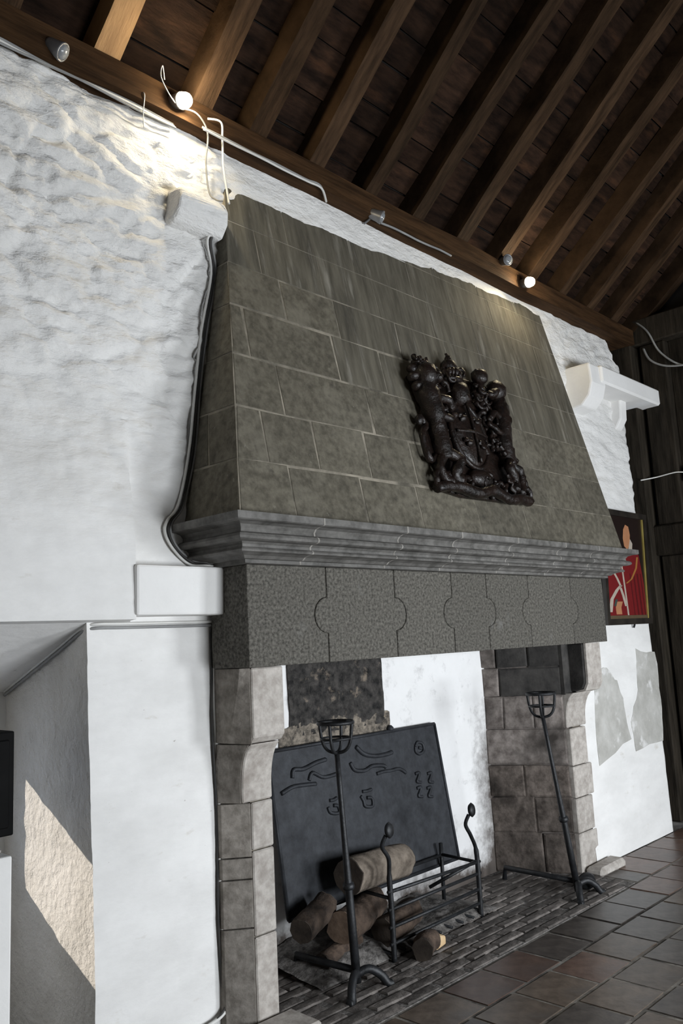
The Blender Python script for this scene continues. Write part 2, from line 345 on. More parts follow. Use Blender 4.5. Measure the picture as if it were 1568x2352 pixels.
# whitewashed lintel stone beside the hood, corbel stones, exposed grey stones
bm = bmesh.new(); bx(bm, 1.865, 2.372, 2.965, 3.2, 1.745, 1.955, 0.004)
bevel(obj('lintel_stone', bm, M['plaster_smooth'], wall), 0.012, 2)
bm = bmesh.new()   # stub corbel beneath the lit lamp
prof = [(3.12, 3.60), (3.0, 3.60), (2.94, 3.64), (2.925, 3.70), (2.94, 3.755), (3.12, 3.78)]
prism(bm, [(2.10, y, z - 0.02) for y, z in prof], (0.285, 0, 0.0))
for v in bm.verts:
    v.co += Vector((noise.noise(v.co * 9), noise.noise(v.co * 9 + Vector((5, 0, 0))), noise.noise(v.co * 9 + Vector((0, 7, 0))))) * 0.022
bevel(obj('corbel_stone', bm, M['plaster'], wall), 0.02, 3)
# corbelled shelf at the right-hand end
sh = box('shelf_slab', 6.02, 7.12, 2.84, 3.12, 3.52, 3.67, M['plaster_smooth'], wall, 0.015, 0.008)
bm = bmesh.new(); prism(bm, [(5.86, 3.12, 3.66), (5.86, 2.86, 3.66), (5.86, 2.85, 3.50), (5.86, 2.88, 3.40), (5.86, 2.95, 3.33), (5.86, 3.12, 3.30)], (0.24, 0, 0))
bevel(obj('shelf_bracket', bm, M['plaster_smooth'], wall), 0.015, 2)
bm = bmesh.new(); prism(bm, [(6.62, 3.12, 3.54), (6.62, 2.98, 3.54), (6.62, 2.99, 3.36), (6.62, 3.04, 3.28), (6.62, 3.12, 3.26)], (0.12, 0, 0))
bevel(obj('shelf_bracket', bm, M['plaster_smooth'], wall), 0.015, 2)
def wall_patch(poly, material):
    pts = []
    n = len(poly)
    for i in range(n):
        a = poly[i]; b = poly[(i + 1) % n]
        for t in (0, .25, .5, .75):
            x = lerp(a[0], b[0], t) + random.uniform(-.014, .014); z = lerp(a[1], b[1], t) + random.uniform(-.014, .014)
            pts.append((x, base_y(x, z) - 0.004, z))
    bm = bmesh.new(); prism(bm, pts, (0, 0.08, 0))
    return obj('stone', bm, material, wall)
wall_patch([(5.68, 1.30), (5.90, 1.30), (6.05, 1.20), (6.10, 1.02), (6.13, 0.76), (5.60, 0.64), (5.63, 0.95)], M['old_stone'])
wall_patch([(6.42, 1.42), (6.78, 1.38), (6.76, 1.0), (6.70, 0.70), (6.19, 0.66), (6.17, 0.9), (6.36, 1.1)], M['old_stone'])

# ---------------------------------------------------------------- other walls, floor slab
fw = struct(empty('wall_front', (0, FY, 0)))
bm = bmesh.new(); xe = [-4.0] + [v for w in WIN for v in w] + [7.3]
for a, b in zip(xe[0::2], xe[1::2]): bx(bm, a, b, FY - 0.3, FY, 0, 4.4)
for a, b in WIN: bx(bm, a, b, FY - 0.3, FY, 0, WZ0); bx(bm, a, b, FY - 0.3, FY, WZ1, 4.4)
obj('masonry', bm, M['plaster'], fw)
for i, (a, b) in enumerate(WIN):
    w = struct(empty('window_%d' % (i + 2), ((a + b) / 2, FY - 0.15, WZ0)))
    bm = bmesh.new()
    for x0, x1, z0, z1 in ((a, a + .05, WZ0, WZ1), (b - .05, b, WZ0, WZ1), (a, b, WZ0, WZ0 + .05), (a, b, WZ1 - .05, WZ1), ((a + b) / 2 - .02, (a + b) / 2 + .02, WZ0, WZ1)):
        bx(bm, x0, x1, FY - 0.04, FY, z0, z1)
    obj('window_frame', bm, M['timber'], w)
struct(box('wall_left', -4.3, -4.0, FY - 0.3, 4.0, 0, 6.9, M['plaster']))

fl = struct(box('floor', -4.3, 8.0, FY - 0.3, 4.0, -0.25, -0.005, M['grout']))
random.seed(21)
tile_me = {}
def tile_mesh(sx, sy):
    key = (round(sx, 3), round(sy, 3))
    if key not in tile_me:
        bm = bmesh.new(); bx(bm, -sx / 2, sx / 2, -sy / 2, sy / 2, -0.03, 0.0)
        bmesh.ops.bevel(bm, geom=[e for e in bm.edges if all(v.co.z > -0.001 for v in e.verts)], offset=0.006, segments=2, affect='EDGES')
        me = bpy.data.meshes.new('tile'); bm.to_mesh(me); bm.free(); tile_me[key] = me
    return tile_me[key]
rows = [(2.578, 2.933)] if False else []
y1 = 2.575
ry = []
while y1 > 0.7:
    ry.append((y1 - 0.268, y1)); y1 -= 0.268
def lay(x0, x1, ya, yb, off, w=0.318):
    x = x0 + off - w
    while x < x1:
        a = max(x, x0); b = min(x + w, x1)
        if b - a > 0.05:
            r = random.random()
            mt = 'tile_red' if r < 0.24 else 'tile_dark' if r < 0.52 else 'tile'
            me = tile_mesh(b - a - 0.011, yb - ya - 0.012).copy(); me.materials.clear(); me.materials.append(M[mt])
            o = bpy.data.objects.new('tile', me); COL.objects.link(o); o.parent = fl
            o.location = ((a + b) / 2, (ya + yb) / 2, random.uniform(-0.003, 0.002))
            o.rotation_euler = (random.uniform(-.006, .006), random.uniform(-.006, .006), random.uniform(-.006, .006))
        x += w
offs = [0.23, 0.10, 0.27, 0.05, 0.19, 0.31, 0.12]
for i, (ya, yb) in enumerate(ry):
    lay(2.0 if yb > 2.3 else 1.6, 7.05, ya, yb, offs[i % 7] )
lay(5.25, 7.05, 2.575, 2.925, 0.2, 0.33)
lay(1.75, 2.35, 2.575, 3.05, 0.3, 0.33)

# ---------------------------------------------------------------- roof
PITCH = math.radians(40); RD = Vector((0, -math.cos(PITCH), math.sin(PITCH))); RN = Vector((0, math.sin(PITCH), math.cos(PITCH)))
R0 = Vector((0, 2.99, 4.225))              # underside of the rafters at the wall plate
bm = bmesh.new()
def slab(bm, x0, x1, s0, s1, h0, h1, r0=R0, rd=RD, rn=RN, jj=0.0):
    vs = []
    for x in (x0, x1):
        for s in (s0, s1):
            for h in (h0, h1):
                p = r0 + rd * (s + random.uniform(-jj, jj)) + rn * (h + random.uniform(-jj, jj) * .5); p.x = x + random.uniform(-jj, jj); vs.append(bm.verts.new(p))
    for f in ((0, 1, 3, 2), (4, 6, 7, 5), (0, 4, 5, 1), (2, 3, 7, 6), (0, 2, 6, 4), (1, 5, 7, 3)): bm.faces.new([vs[i] for i in f])
    return bm
LR = 3.08
slab(bm, -4.3, 8.0, -1.4, LR, 0.175, 0.25)
R2 = Vector((0, 2 * (R0 + RD * LR).y - R0.y, R0.z)); RD2 = Vector((0, -RD.y, RD.z)); RN2 = Vector((0, -RN.y, RN.z))
slab(bm, -4.3, 8.0, -1.0, LR, 0.0, 0.25, R2, RD2, RN2)
ceil = struct(obj('ceiling', bm, M['roof_dark']))
# wall plate
bm = bmesh.new(); bx(bm, -4.0, 7.0, 2.965, 3.30, 4.09, 4.225)
bmesh.ops.subdivide_edges(bm, edges=[e for e in bm.edges if abs(e.verts[0].co.x - e.verts[1].co.x) > 1], cuts=60)
for v in bm.verts:
    v.co.y += 0.012 * noise.noise(Vector((v.co.x * 1.5, v.co.z * 9, 0))); v.co.z += 0.014 * noise.noise(Vector((v.co.x * 1.2, 4, 0)))
obj('wall_plate', bm, M['beam'], ceil)
raf = [-0.05, 0.40, 0.85, 1.30, 1.75, 2.27, 2.63, 3.05, 3.50, 3.95, 4.42, 4.90, 5.33, 5.77, 6.22, 6.66, 7.10]
random.seed(5)
for x in raf:
    w = random.uniform(0.10, 0.125); mt = 'rafter_lit' if abs(x - 1.75) < .01 else 'rafter'
    bm = bmesh.new(); tw = random.uniform(-0.02, 0.02)
    n = 14; rings = []
    for i in range(n + 1):
        s = -0.05 + (LR + 0.05) * i / n
        off = Vector((tw * s + 0.012 * noise.noise(Vector((s * 1.3, x * 7, 0))), 0, 0))
        hw = w / 2 * (1 + 0.12 * noise.noise(Vector((s * 2, x * 3, 5))))
        lo = 0.012 * noise.noise(Vector((s * 1.7, x * 5, 9)))
        ring = []
        for dx, h in ((-hw, lo), (hw, lo), (hw, 0.15), (-hw, 0.15)):
            p = R0 + RD * s + RN * h + off; p.x += x + dx; ring.append(bm.verts.new(p))
        rings.append(ring)
    for a, b in zip(rings, rings[1:]):
        for k in range(4): bm.faces.new((a[k], a[(k + 1) % 4], b[(k + 1) % 4], b[k]))
    bm.faces.new(rings[0][::-1]); bm.faces.new(rings[-1])
    obj('rafter', bm, M[mt], ceil)
random.seed(11)
for a, b in zip(raf[1:], raf[2:]):
    s = -0.08
    while s < 2.6:
        wd = random.choice((0.15, 0.18, 0.21, 0.25, 0.30)) * random.uniform(0.9, 1.1)
        h = 0.145 + random.uniform(-0.008, 0.014)
        bm = bmesh.new(); slab(bm, a + 0.02, b - 0.02, s + 0.004, s + wd - 0.004, h, h + 0.022, jj=0.004)
        obj('plank', bm, M['plank'], ceil); s += wd

# ---------------------------------------------------------------- timber partition at the right-hand end
wr = struct(empty('wall_right', (7.2, 0, 0)))
random.seed(3)
y = 3.9
z_rail = 2.20
box('rail', 7.06, 7.30, FY, 3.02, 2.20, 2.46, M['timber'], wr, 0.012)
box('rail', 7.05, 7.32, FY, 4.0, 4.10, 4.34, M['timber'], wr, 0.012)
box('post', 7.10, 7.30, 2.76, 2.98, 0.0, 2.20, M['timber'], wr, 0.012)
box('post', 7.09, 7.30, 2.74, 2.97, 2.46, 4.10, M['timber'], wr, 0.012)
y = 2.74
while y > FY:
    w = random.uniform(0.16, 0.26)
    for z0, z1 in ((0, 2.20), (2.46, 4.10)):
        box('plank', 7.17 + random.uniform(0, .012), 7.22, y - w + 0.006, y, z0, z1, M['timber'], wr, 0.004)
    y -= w
bm = bmesh.new(); bx(bm, 7.23, 7.34, FY - 0.3, 4.0, 0, 4.3); prism(bm, [(7.23, FY - 0.4, 4.3), (7.23, 3.4, 4.3), (7.23, 0.65, 6.5)], (0.1, 0, 0))
obj('backing', bm, M['roof_dark'], wr)
box('post', 6.98, 7.16, 3.0, 3.2, 0, 4.1, M['timber'], wr, 0.01)

# ================================================================= THE FIREPLACE
fp = tag(empty('fireplace', (3.95, 3.0, 0)), 'large grey stone fireplace with tapering ashlar hood and moulded shelf', 'fireplace')
HB, HT = 2.125, 4.20
def hood_y(z): return 2.68 + (z - 2.14) * 0.37 / 1.74
def hood_l(z): return 2.185 + (z - 2.14) * 0.265 / 1.74
def hood_r(z): return 5.745 - (z - 2.14) * 0.165 / 1.74
HV = Vector((0, .37, 1.74)).normalized(); HN = Vector((0, -HV.z, HV.y))
# mortar core
bm = bmesh.new(); ins = 0.0015
a = []
for z in (HB, HT):
    a += [bm.verts.new(p) for p in ((hood_l(z) + ins, hood_y(z) + ins, z), (hood_r(z) - ins, hood_y(z) + ins, z), (hood_r(z) - ins, 3.17, z), (hood_l(z) + ins, 3.17, z))]
for f in ((3, 2, 1, 0), (4, 5, 6, 7), (0, 1, 5, 4), (1, 2, 6, 5), (2, 3, 7, 6), (3, 0, 4, 7)): bm.faces.new([a[i] for i in f])
hood = obj('hood', bm, M['mortar'], fp)
def face_stone(poly, n, mt, parent, gap=0.005, proud=0.004, depth=0.03, chamf=0.006, name='stone', jit=0.004):
    n = Vector(n).normalized(); poly = [Vector(p) for p in poly]; c = sum(poly, Vector()) / len(poly)
    def inset(pts, d):
        out = []; k = len(pts)
        for i in range(k):
            p = pts[i]; e1 = (p - pts[i - 1]).normalized(); e2 = (pts[(i + 1) % k] - p).normalized()
            n1 = n.cross(e1); n2 = n.cross(e2)
            if n1.dot(c - p) < 0: n1 = -n1
            if n2.dot(c - p) < 0: n2 = -n2
            b = (n1 + n2); b = b.normalized() if b.length > 1e-6 else n1
            out.append(p + b * d / max(0.35, b.dot(n1)))
        return out
    P = inset(poly, gap); t1 = n.orthogonal().normalized(); t2 = n.cross(t1)
    P = [p + t1 * random.uniform(-jit, jit) + t2 * random.uniform(-jit, jit) for p in P]
    bm = bmesh.new(); k = len(P)
    r0 = [bm.verts.new(p - n * depth) for p in P]; r1 = [bm.verts.new(p + n * (proud - chamf * .6)) for p in P]
    r2 = [bm.verts.new(p + n * proud) for p in inset(P, chamf)]
    for A, B in ((r0, r1), (r1, r2)):
        for i in range(k): bm.faces.new((A[i], A[(i + 1) % k], B[(i + 1) % k], B[i]))
    bm.faces.new(r2); bm.faces.new(r0[::-1])
    return obj(name, bm, mt, parent)
CZ = [2.127, 2.408, 2.668, 2.937, 3.206, 3.446, 3.70, 3.95, 4.19]
JX = [[2.52, 3.00, 3.44, 3.98, 4.50, 5.08], [2.406, 2.73, 3.10, 3.475, 3.93, 4.40, 4.86, 5.28], [2.567, 3.205, 3.68, 4.22, 4.72, 5.30],
      [2.421, 3.023, 3.40, 3.90, 4.42, 4.94, 5.38], [2.708, 3.10, 3.62, 4.10, 4.66, 5.20], [2.60, 3.05, 3.50, 4.02, 4.50, 4.98, 5.30], [2.84, 3.36, 3.9, 4.3, 4.8, 5.25], [2.7, 3.2, 3.7, 4.2, 4.7, 5.2]]
random.seed(13)
for c in range(8):
    z0, z1 = CZ[c], CZ[c + 1]; xsj = [None] + JX[c] + [None]
    for i in range(len(xsj) - 1):
        def X(v, z, left): return (hood_l(z) if left else hood_r(z)) if v is None else v
        xl0, xl1 = X(xsj[i], z0, True), X(xsj[i], z1, True); xr0, xr1 = X(xsj[i + 1], z0, False), X(xsj[i + 1], z1, False)
        dz = (0.012 if i % 2 else -0.004) if 0 < c < 7 else 0
        poly = [(xl0, hood_y(z0), z0), (xr0, hood_y(z0), z0), (xr1, hood_y(z1), z1), (xl1, hood_y(z1), z1)]
        faint = xl0 > 3.7 or c >= 5
        face_stone(poly, HN, M['hood_streak'] if (c >= 5 or (c >= 3 and xl0 > 3.0)) else M['hood_stone'], hood, gap=0.0024 if faint else 0.0062, proud=0.0005 if faint else 0.0012, chamf=0.002, jit=0.001 if faint else 0.006)
    for side, hx, nx in (('l', hood_l, -1), ('r', hood_r, 1)):
        ys = [hood_y, (lambda z: hood_y(z) + 0.20) if c % 2 else (lambda z: 3.11), lambda z: 3.12]
        for q in range(2):
            f0, f1 = ys[q], ys[q + 1]
            y0a, y0b, y1a, y1b = f0(z0), f1(z0), f0(z1), f1(z1)
            y0b = min(y0b, 3.12); y1b = min(y1b, 3.12)
            if y1b - y1a < 0.05 or y0b - y0a < 0.05: continue
            n = Vector((nx * 1.74, 0, (0.265 if side == 'l' else 0.165)))
            face_stone([(hx(z0), y0a, z0), (hx(z0), y0b, z0), (hx(z1), y1b, z1), (hx(z1), y1a, z1)], n, M['hood_stone'], hood, proud=0.0012, chamf=0.002)

# moulded shelf, mitred round the corners; profile = (projection, height)
PR = [(0.205, 2.150), (0.205, 2.120), (0.198, 2.116), (0.170, 2.114), (0.146, 2.106), (0.134, 2.090), (0.136, 2.076), (0.150, 2.072), (0.160, 2.066), (0.165, 2.055), (0.160, 2.045), (0.146, 2.040),
      (0.116, 2.038), (0.104, 2.028), (0.104, 2.016), (0.118, 2.012), (0.124, 2.004), (0.120, 1.996), (0.092, 1.993), (0.066, 1.986), (0.052, 1.974), (0.034, 1.972), (0.034, 1.957), (0.0, 1.955)]
FXL, FXR, FYF = 2.31, 5.60, 2.80
bm = bmesh.new(); bx(bm, FXL, FXR, FYF, 3.15, 1.955, 2.15)
mould = obj('moulding', bm, M['mortar'], fp)
def sweep(sections, mt):
    """sections: list of functions (proj) -> (x, y); joined along the profile"""
    bm = bmesh.new(); rings = []
    for fn in sections:
        ring = [bm.verts.new((*fn(p), z)) for p, z in PR]
        x, y = fn(-0.03); ring += [bm.verts.new((x, y, 1.955)), bm.verts.new((x, y, 2.150))]
        rings.append(ring)
    n = len(rings[0])
    for a, b in zip(rings, rings[1:]):
        for k in range(n): bm.faces.new((a[k], a[(k + 1) % n], b[(k + 1) % n], b[k]))
    bm.faces.new(rings[0][::-1]); bm.faces.new(rings[-1])
    return obj('moulding_stone', bm, mt, mould)
cutx = [None, 2.60, 3.185, 3.645, 4.20, 4.755, 5.2, None]
for i in range(len(cutx) - 1):
    a, b = cutx[i], cutx[i + 1]
    fa = (lambda p: (FXL - p, FYF - p)) if a is None else (lambda p, a=a: (a + 0.003, FYF - p))
    fb = (lambda p: (FXR + p, FYF - p)) if b is None else (lambda p, b=b: (b - 0.003, FYF - p))
    sweep([fa, fb], M['moulding_stone'])
    if b is not None:   # pale joint
        bm = bmesh.new(); pts = [(b - 0.005, FYF - p - 0.0012, z) for p, z in PR] + [(b - 0.005, FYF + .02, 1.955), (b - 0.005, FYF + .02, 2.149)]
        prism(bm, pts, (0.010, 0, 0)); obj('mortar_joint', bm, M['joint'], mould)
sweep([lambda p: (FXL - p, FYF - p), lambda p: (FXL - p, 3.12)], M['moulding_stone'])
sweep([lambda p: (FXR + p, FYF - p), lambda p: (FXR + p, 3.06)], M['moulding_stone'])

# frieze: flat arch of joggled stones
FZ0, FZ1 = 1.508, 1.955
bm = bmesh.new(); bx(bm, FXL + 0.02, FXR - 0.02, FYF + 0.012, 3.08, FZ0 + 0.004, FZ1)
frieze = obj('frieze', bm, M['mortar'], fp)
fj = [(2.798, -1), (3.298, 1), (3.792, -1), (4.136, 1), (4.60, -1), (5.135, 1)]
def joggle(x, s, g):
    zc, r = 1.728, 0.092; pts = [(x + g, FZ0), (x + g, zc - r * 0.92)]
    for k in range(1, 10):
        t = math.pi * k / 10
        pts.append((x + g + s * (r * 0.92) * math.sin(t), zc - r * 0.92 * math.cos(t)))
    pts += [(x + g, zc + r * 0.92), (x + g, FZ1)]
    return pts
edges = [[(FXL, FZ0), (FXL, FZ1)]] + [None] * 6 + [[(FXR, FZ0), (FXR, FZ1)]]
for i in range(7):
    L_ = [(FXL, FZ0), (FXL, FZ1)] if i == 0 else joggle(fj[i - 1][0], fj[i - 1][1], 0.0028)
    R_ = [(FXR, FZ0), (FXR, FZ1)] if i == 6 else joggle(fj[i][0], fj[i][1], -0.0028)
    poly = [(x, FYF, z) for x, z in R_] + [(x, FYF, z) for x, z in L_[::-1]]
    bm = bmesh.new(); prism(bm, poly, (0, 0.19 if 0 < i < 6 else 0.26, 0))
    bevel(obj('stone', bm, M['frieze_stone'], frieze), 0.005, 2)

# jambs ---------------------------------------------------------------
def corbel_y(z):
    """front line of a jamb: pier below, cavetto corbel above"""
    if z < 0.98: return 2.955
    if z < 1.185:
        t = (z - 0.98) / 0.205; return 2.955 - 0.095 * (1 - math.sqrt(max(0, 1 - t * t)))
    return 2.852
def jamb_stone(x0, x1, z0, z1, yb, mt, parent, ch=0.0, side=-1, dy=0.0):
    """stone of a jamb with the corbel's front line; ch = chamfer on the outer (side -1: low x) arris"""
    n = max(1, int((z1 - z0) / 0.03)) if z1 > 0.98 else 1
    bm = bmesh.new(); rings = []
    for k in range(n + 1):
        z = z0 + 0.003 + (z1 - z0 - 0.006) * k / n; yf = corbel_y(min(z, z1 - 0.001)) + dy if z1 < 1.19 or z0 >= 1.18 else corbel_y(z) + dy
        cc = ch
        if side < 0: pts = [(x0, yb), (x0, yf + cc * 1.2), (x0 + cc, yf), (x1, yf), (x1, yb)] if cc else [(x0, yb), (x0, yf), (x1, yf), (x1, yb)]
        else: pts = [(x0, yb), (x0, yf), (x1 - cc, yf), (x1, yf + cc), (x1, yb)] if cc else [(x0, yb), (x0, yf), (x1, yf), (x1, yb)]
        rings.append([bm.verts.new((px, py, z)) for px, py in pts])
    m_ = len(rings[0])
    for a, b in zip(rings, rings[1:]):
        for k in range(m_): bm.faces.new((a[k], a[(k + 1) % m_], b[(k + 1) % m_], b[k]))
    bm.faces.new(rings[0][::-1]); bm.faces.new(rings[-1])
    return bevel(obj('stone', bm, mt, parent), 0.006)
jl = box('jamb', 2.432, 2.53, 2.975, 3.60, 0, 1.50, M['mortar'], fp)
# left jamb: pale front stones, weathered outer stones with shade painted in
for z0, z1 in ((0, 0.36), (0.36, 0.715), (0.715, 0.92), (0.92, 1.178), (1.178, 1.508)):
    jamb_stone(2.425 if z1 < 0.93 else 2.375 if z1 < 1.2 else 2.362, 2.548, z0, z1, 3.58, M['jamb_light'], jl, 0.0)
# the outer stones slope back from the pale front face to the wall
def outer_stone(z0, z1, f):
    n = 6; bm = bmesh.new(); rings = []
    for k in range(n + 1):
        z = z0 + 0.003 + (z1 - z0 - 0.006) * k / n; t = (z - z0) / (z1 - z0); yf, cc, xf = f(t, z)
        rings.append([bm.verts.new((px, py, z)) for px, py in ((2.322, 3.12), (2.322, yf + cc), (xf - 0.004, yf + 0.004), (xf, yf + 0.004), (xf, 3.12))])
    for a, b in zip(rings, rings[1:]):
        for k in range(5): bm.faces.new((a[k], a[(k + 1) % 5], b[(k + 1) % 5], b[k]))
    bm.faces.new(rings[0][::-1]); bm.faces.new(rings[-1])
    return bevel(obj('stone', bm, M['jamb_shaded'], jl), 0.006)
for z0, z1 in ((0, 0.40), (0.40, 0.60), (0.60, 0.69), (0.69, 0.92)):
    outer_stone(z0, z1, lambda t, z: (2.958, 0.085, 2.424))
outer_stone(0.92, 1.178, lambda t, z: (corbel_y(z) + 0.003, 0.10 + 0.04 * t, 2.374))
outer_stone(1.178, 1.508, lambda t, z: (2.855, 0.16 - 0.13 * math.sqrt(t), 2.361))
# right jamb: pale front stones and the sooted chamber side running back
jr = box('jamb', 5.30, 5.44, 2.97, 3.60, 0, 1.50, M['mortar'], fp)
random.seed(8)
for z0, z1, xr in ((0, 0.255, 5.45), (0.255, 0.48, 5.43), (0.48, 0.69, 5.46), (0.69, 0.94, 5.42), (0.94, 1.178, 5.47)):
    jamb_stone(5.205, xr, z0, z1, 3.2, M['jamb_light'], jr, 0.0, 1, dy=-0.02 if z1 < 0.95 else 0)
box('stone', 5.196, 5.30, 2.945, 2.972, 1.166, 2.0, M['soot_black'], jr)
bm = bmesh.new(); prism(bm, [(5.285, y, z) for y, z in ((3.2, 1.181), (2.92, 1.181), (2.86, 1.20), (2.84, 1.24), (2.835, 1.505), (3.2, 1.505))], (0.205, 0, 0)); bevel(obj('stone', bm, M['soot_black'], jr), 0.006)
bm = bmesh.new(); prism(bm, [(5.30, y, z) for y, z in ((2.919, 1.18), (2.858, 1.197), (2.836, 1.24), (2.831, 1.506), (2.815, 1.506), (2.82, 1.236), (2.846, 1.186), (2.915, 1.168))], (0.205, 0, 0)); obj('stone', bm, M['jamb_light'], jr)
box('base_stone', 5.22, 5.56, 2.80, 2.93, -0.01, 0.05, M['jamb_light'], jr, 0.02, 0.006)
box('base_stone', 2.30, 2.60, 2.74, 2.94, -0.01, 0.035, M['jamb_light'], jl, 0.015, 0.006)
# chamber side on the right (splayed), stone by stone
CB = 3.45
def side_x(y): return lerp(5.203, 4.945, (y - 2.96) / (CB - 2.96))
ch = box('fire_chamber', 2.5, 5.3, CB + 0.012, 3.62, 0, 2.15, M['plaster_smooth'], fp)
bm = bmesh.new(); prism(bm, [(side_x(2.97) + 0.012, 2.97, 0), (5.25, 2.97, 0), (5.25, CB + .05, 0), (side_x(CB) + 0.012, CB + .05, 0)], (0, 0, 2.1))
cs = obj('chamber_side', bm, M['soot_stone'], fp)
nside = Vector((-(CB - 2.96), side_x(CB) - 5.203, 0)); nside = Vector((-0.885, -0.466, 0))
for z0, z1, cuts, mt in ((0, 0.26, [.62], 'soot_low'), (0.26, 0.49, [.55], 'soot_low'), (0.49, 0.70, [.45], 'soot_low'), (0.70, 0.94, [], 'soot_stone'), (0.94, 1.165, [.25, .62], 'soot_stone'),
                         (1.165, 1.36, [.22], 'soot_black'), (1.36, 1.60, [.2, .6], 'soot_black'), (1.60, 2.1, [.5], 'soot_black')):
    cc = [0] + cuts + [1]
    for i in range(len(cc) - 1):
        ya = lerp(CB, 2.966, cc[i]); yb = lerp(CB, 2.966, cc[i + 1])
        m2 = 'soot_stone' if (mt == 'soot_black' and i == 0) else mt
        face_stone([(side_x(ya), ya, z0), (side_x(yb), yb, z0), (side_x(yb), yb, z1), (side_x(ya), ya, z1)], nside, M[m2], cs, gap=0.002, jit=0.005, chamf=0.012)
# left chamber side (hidden from the front, seen from the right)
bm = bmesh.new(); prism(bm, [(2.50, 2.98, 0), (2.552, 2.98, 0), (2.80, CB + .05, 0), (2.50, CB + .05, 0)], (0, 0, 2.1))
obj('chamber_side', bm, M['soot_stone'], fp)
# chamber back: whitewashed face with a bare sooted strip of masonry
def back_face(u, v):
    x = lerp(2.6, 5.05, u); z = 2.1 * v
    return (x, CB - 0.006 + 0.012 * fbm(x * 3, 2, z * 3) + 0.004 * fbm(x * 12, 4, z * 12, 3), z)
# soot gathers in the right-hand corner and along the floor: a stain with a shape of its own
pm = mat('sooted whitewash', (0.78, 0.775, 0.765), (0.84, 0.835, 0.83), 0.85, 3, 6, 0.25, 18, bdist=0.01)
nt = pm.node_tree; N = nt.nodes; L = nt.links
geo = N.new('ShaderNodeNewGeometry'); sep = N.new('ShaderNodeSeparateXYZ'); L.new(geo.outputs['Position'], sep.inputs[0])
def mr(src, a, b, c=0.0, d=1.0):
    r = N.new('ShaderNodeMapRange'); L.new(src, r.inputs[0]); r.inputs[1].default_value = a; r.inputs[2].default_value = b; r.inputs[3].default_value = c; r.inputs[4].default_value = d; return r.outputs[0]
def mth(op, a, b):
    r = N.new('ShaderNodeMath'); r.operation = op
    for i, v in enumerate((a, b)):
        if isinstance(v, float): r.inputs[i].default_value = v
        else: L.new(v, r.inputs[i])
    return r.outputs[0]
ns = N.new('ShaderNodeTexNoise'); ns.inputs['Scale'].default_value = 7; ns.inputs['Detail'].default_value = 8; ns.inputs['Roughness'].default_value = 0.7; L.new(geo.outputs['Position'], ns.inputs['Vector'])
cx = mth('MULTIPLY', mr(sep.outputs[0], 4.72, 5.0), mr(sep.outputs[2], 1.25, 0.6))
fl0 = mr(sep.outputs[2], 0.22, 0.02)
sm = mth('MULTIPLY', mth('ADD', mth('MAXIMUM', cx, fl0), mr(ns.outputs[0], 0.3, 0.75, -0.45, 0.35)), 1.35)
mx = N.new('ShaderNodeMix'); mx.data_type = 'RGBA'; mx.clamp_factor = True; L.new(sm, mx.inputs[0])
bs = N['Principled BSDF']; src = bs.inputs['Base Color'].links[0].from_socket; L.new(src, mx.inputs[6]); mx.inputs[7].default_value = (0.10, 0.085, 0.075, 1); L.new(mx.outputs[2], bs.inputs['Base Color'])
grid('chamber_back_face', back_face, 60, 50, pm, ch)
def soot_strip(u, v):
    x = lerp(3.10, 3.88, u) + 0.02 * fbm(u * 2, v * 5, 3); z = lerp(1.10, 2.08, v)
    return (x, CB - 0.012 - 0.025 * abs(fbm(x * 9, 1, z * 9)) , z)
grid('sooted_strip', soot_strip, 40, 44, M['soot_masonry'], ch)
def rub(u, v):
    x = lerp(3.02, 3.93, u); z = lerp(0.80, 1.16 + 0.10 * fbm(u * 7, 1, 1), v)
    return (x, CB - 0.013 - 0.014 * abs(fbm(x * 11, 3, z * 11)), z)
grid('rubble_patch', rub, 44, 20, M['rubble'], ch)

# ---------------------------------------------------------------- hearth
hearth = struct(box('hearth', 2.56, 5.22, 2.585, 3.46, -0.06, 0.0, M['ash']))
random.seed(31)
bme = []
for L0 in (0.20, 0.215, 0.23):
    bm = bmesh.new(); bx(bm, -L0 / 2, L0 / 2, -0.029, 0.029, -0.04, 0.0, 0.003)
    bmesh.ops.bevel(bm, geom=[e for e in bm.edges if all(v.co.z > -0.01 for v in e.verts)], offset=0.006, segments=1, affect='EDGES')
    me = bpy.data.meshes.new('brick'); bm.to_mesh(me); bm.free(); me.materials.append(M['brick']); bme.append(me)
y = 2.62; r = 0
while y < 3.42:
    x = 2.62 + (0.11 if r % 2 else 0) + random.uniform(-.02, .02)
    while x < (5.16 if y < 2.95 else 5.16 - (y - 2.95) * 0.55):
        o = bpy.data.objects.new('brick', random.choice(bme)); COL.objects.link(o); o.parent = hearth
        o.location = (x, y + random.uniform(-.004, .004), 0.006 + random.uniform(-.004, .004)); o.rotation_euler = (random.uniform(-.03, .03), random.uniform(-.02, .02), random.uniform(-.03, .03))
        x += 0.238
    y += 0.067; r += 1
# raised stone slab under the grate with a bed of ash
def ashf(u, v):
    x = lerp(2.84, 4.30, u); y = lerp(2.99, 3.43, v)
    e = min(u, 1 - u, v * 0.8) * 6
    return (x + 0.03 * fbm(x * 4, y * 4, 1), y, 0.012 + min(1, e) * (0.05 + 0.03 * fbm(x * 6, y * 6, 0) + 0.02 * abs(fbm(x * 20, y * 20, 5, 3))) + 0.05 * v * (1 - u))
ash = grid('ash_bed', ashf, 70, 30, M['ash'], None)
ash['kind'] = 'stuff'; tag(ash, 'grey ash and rubble spread beneath the firewood', 'ash')

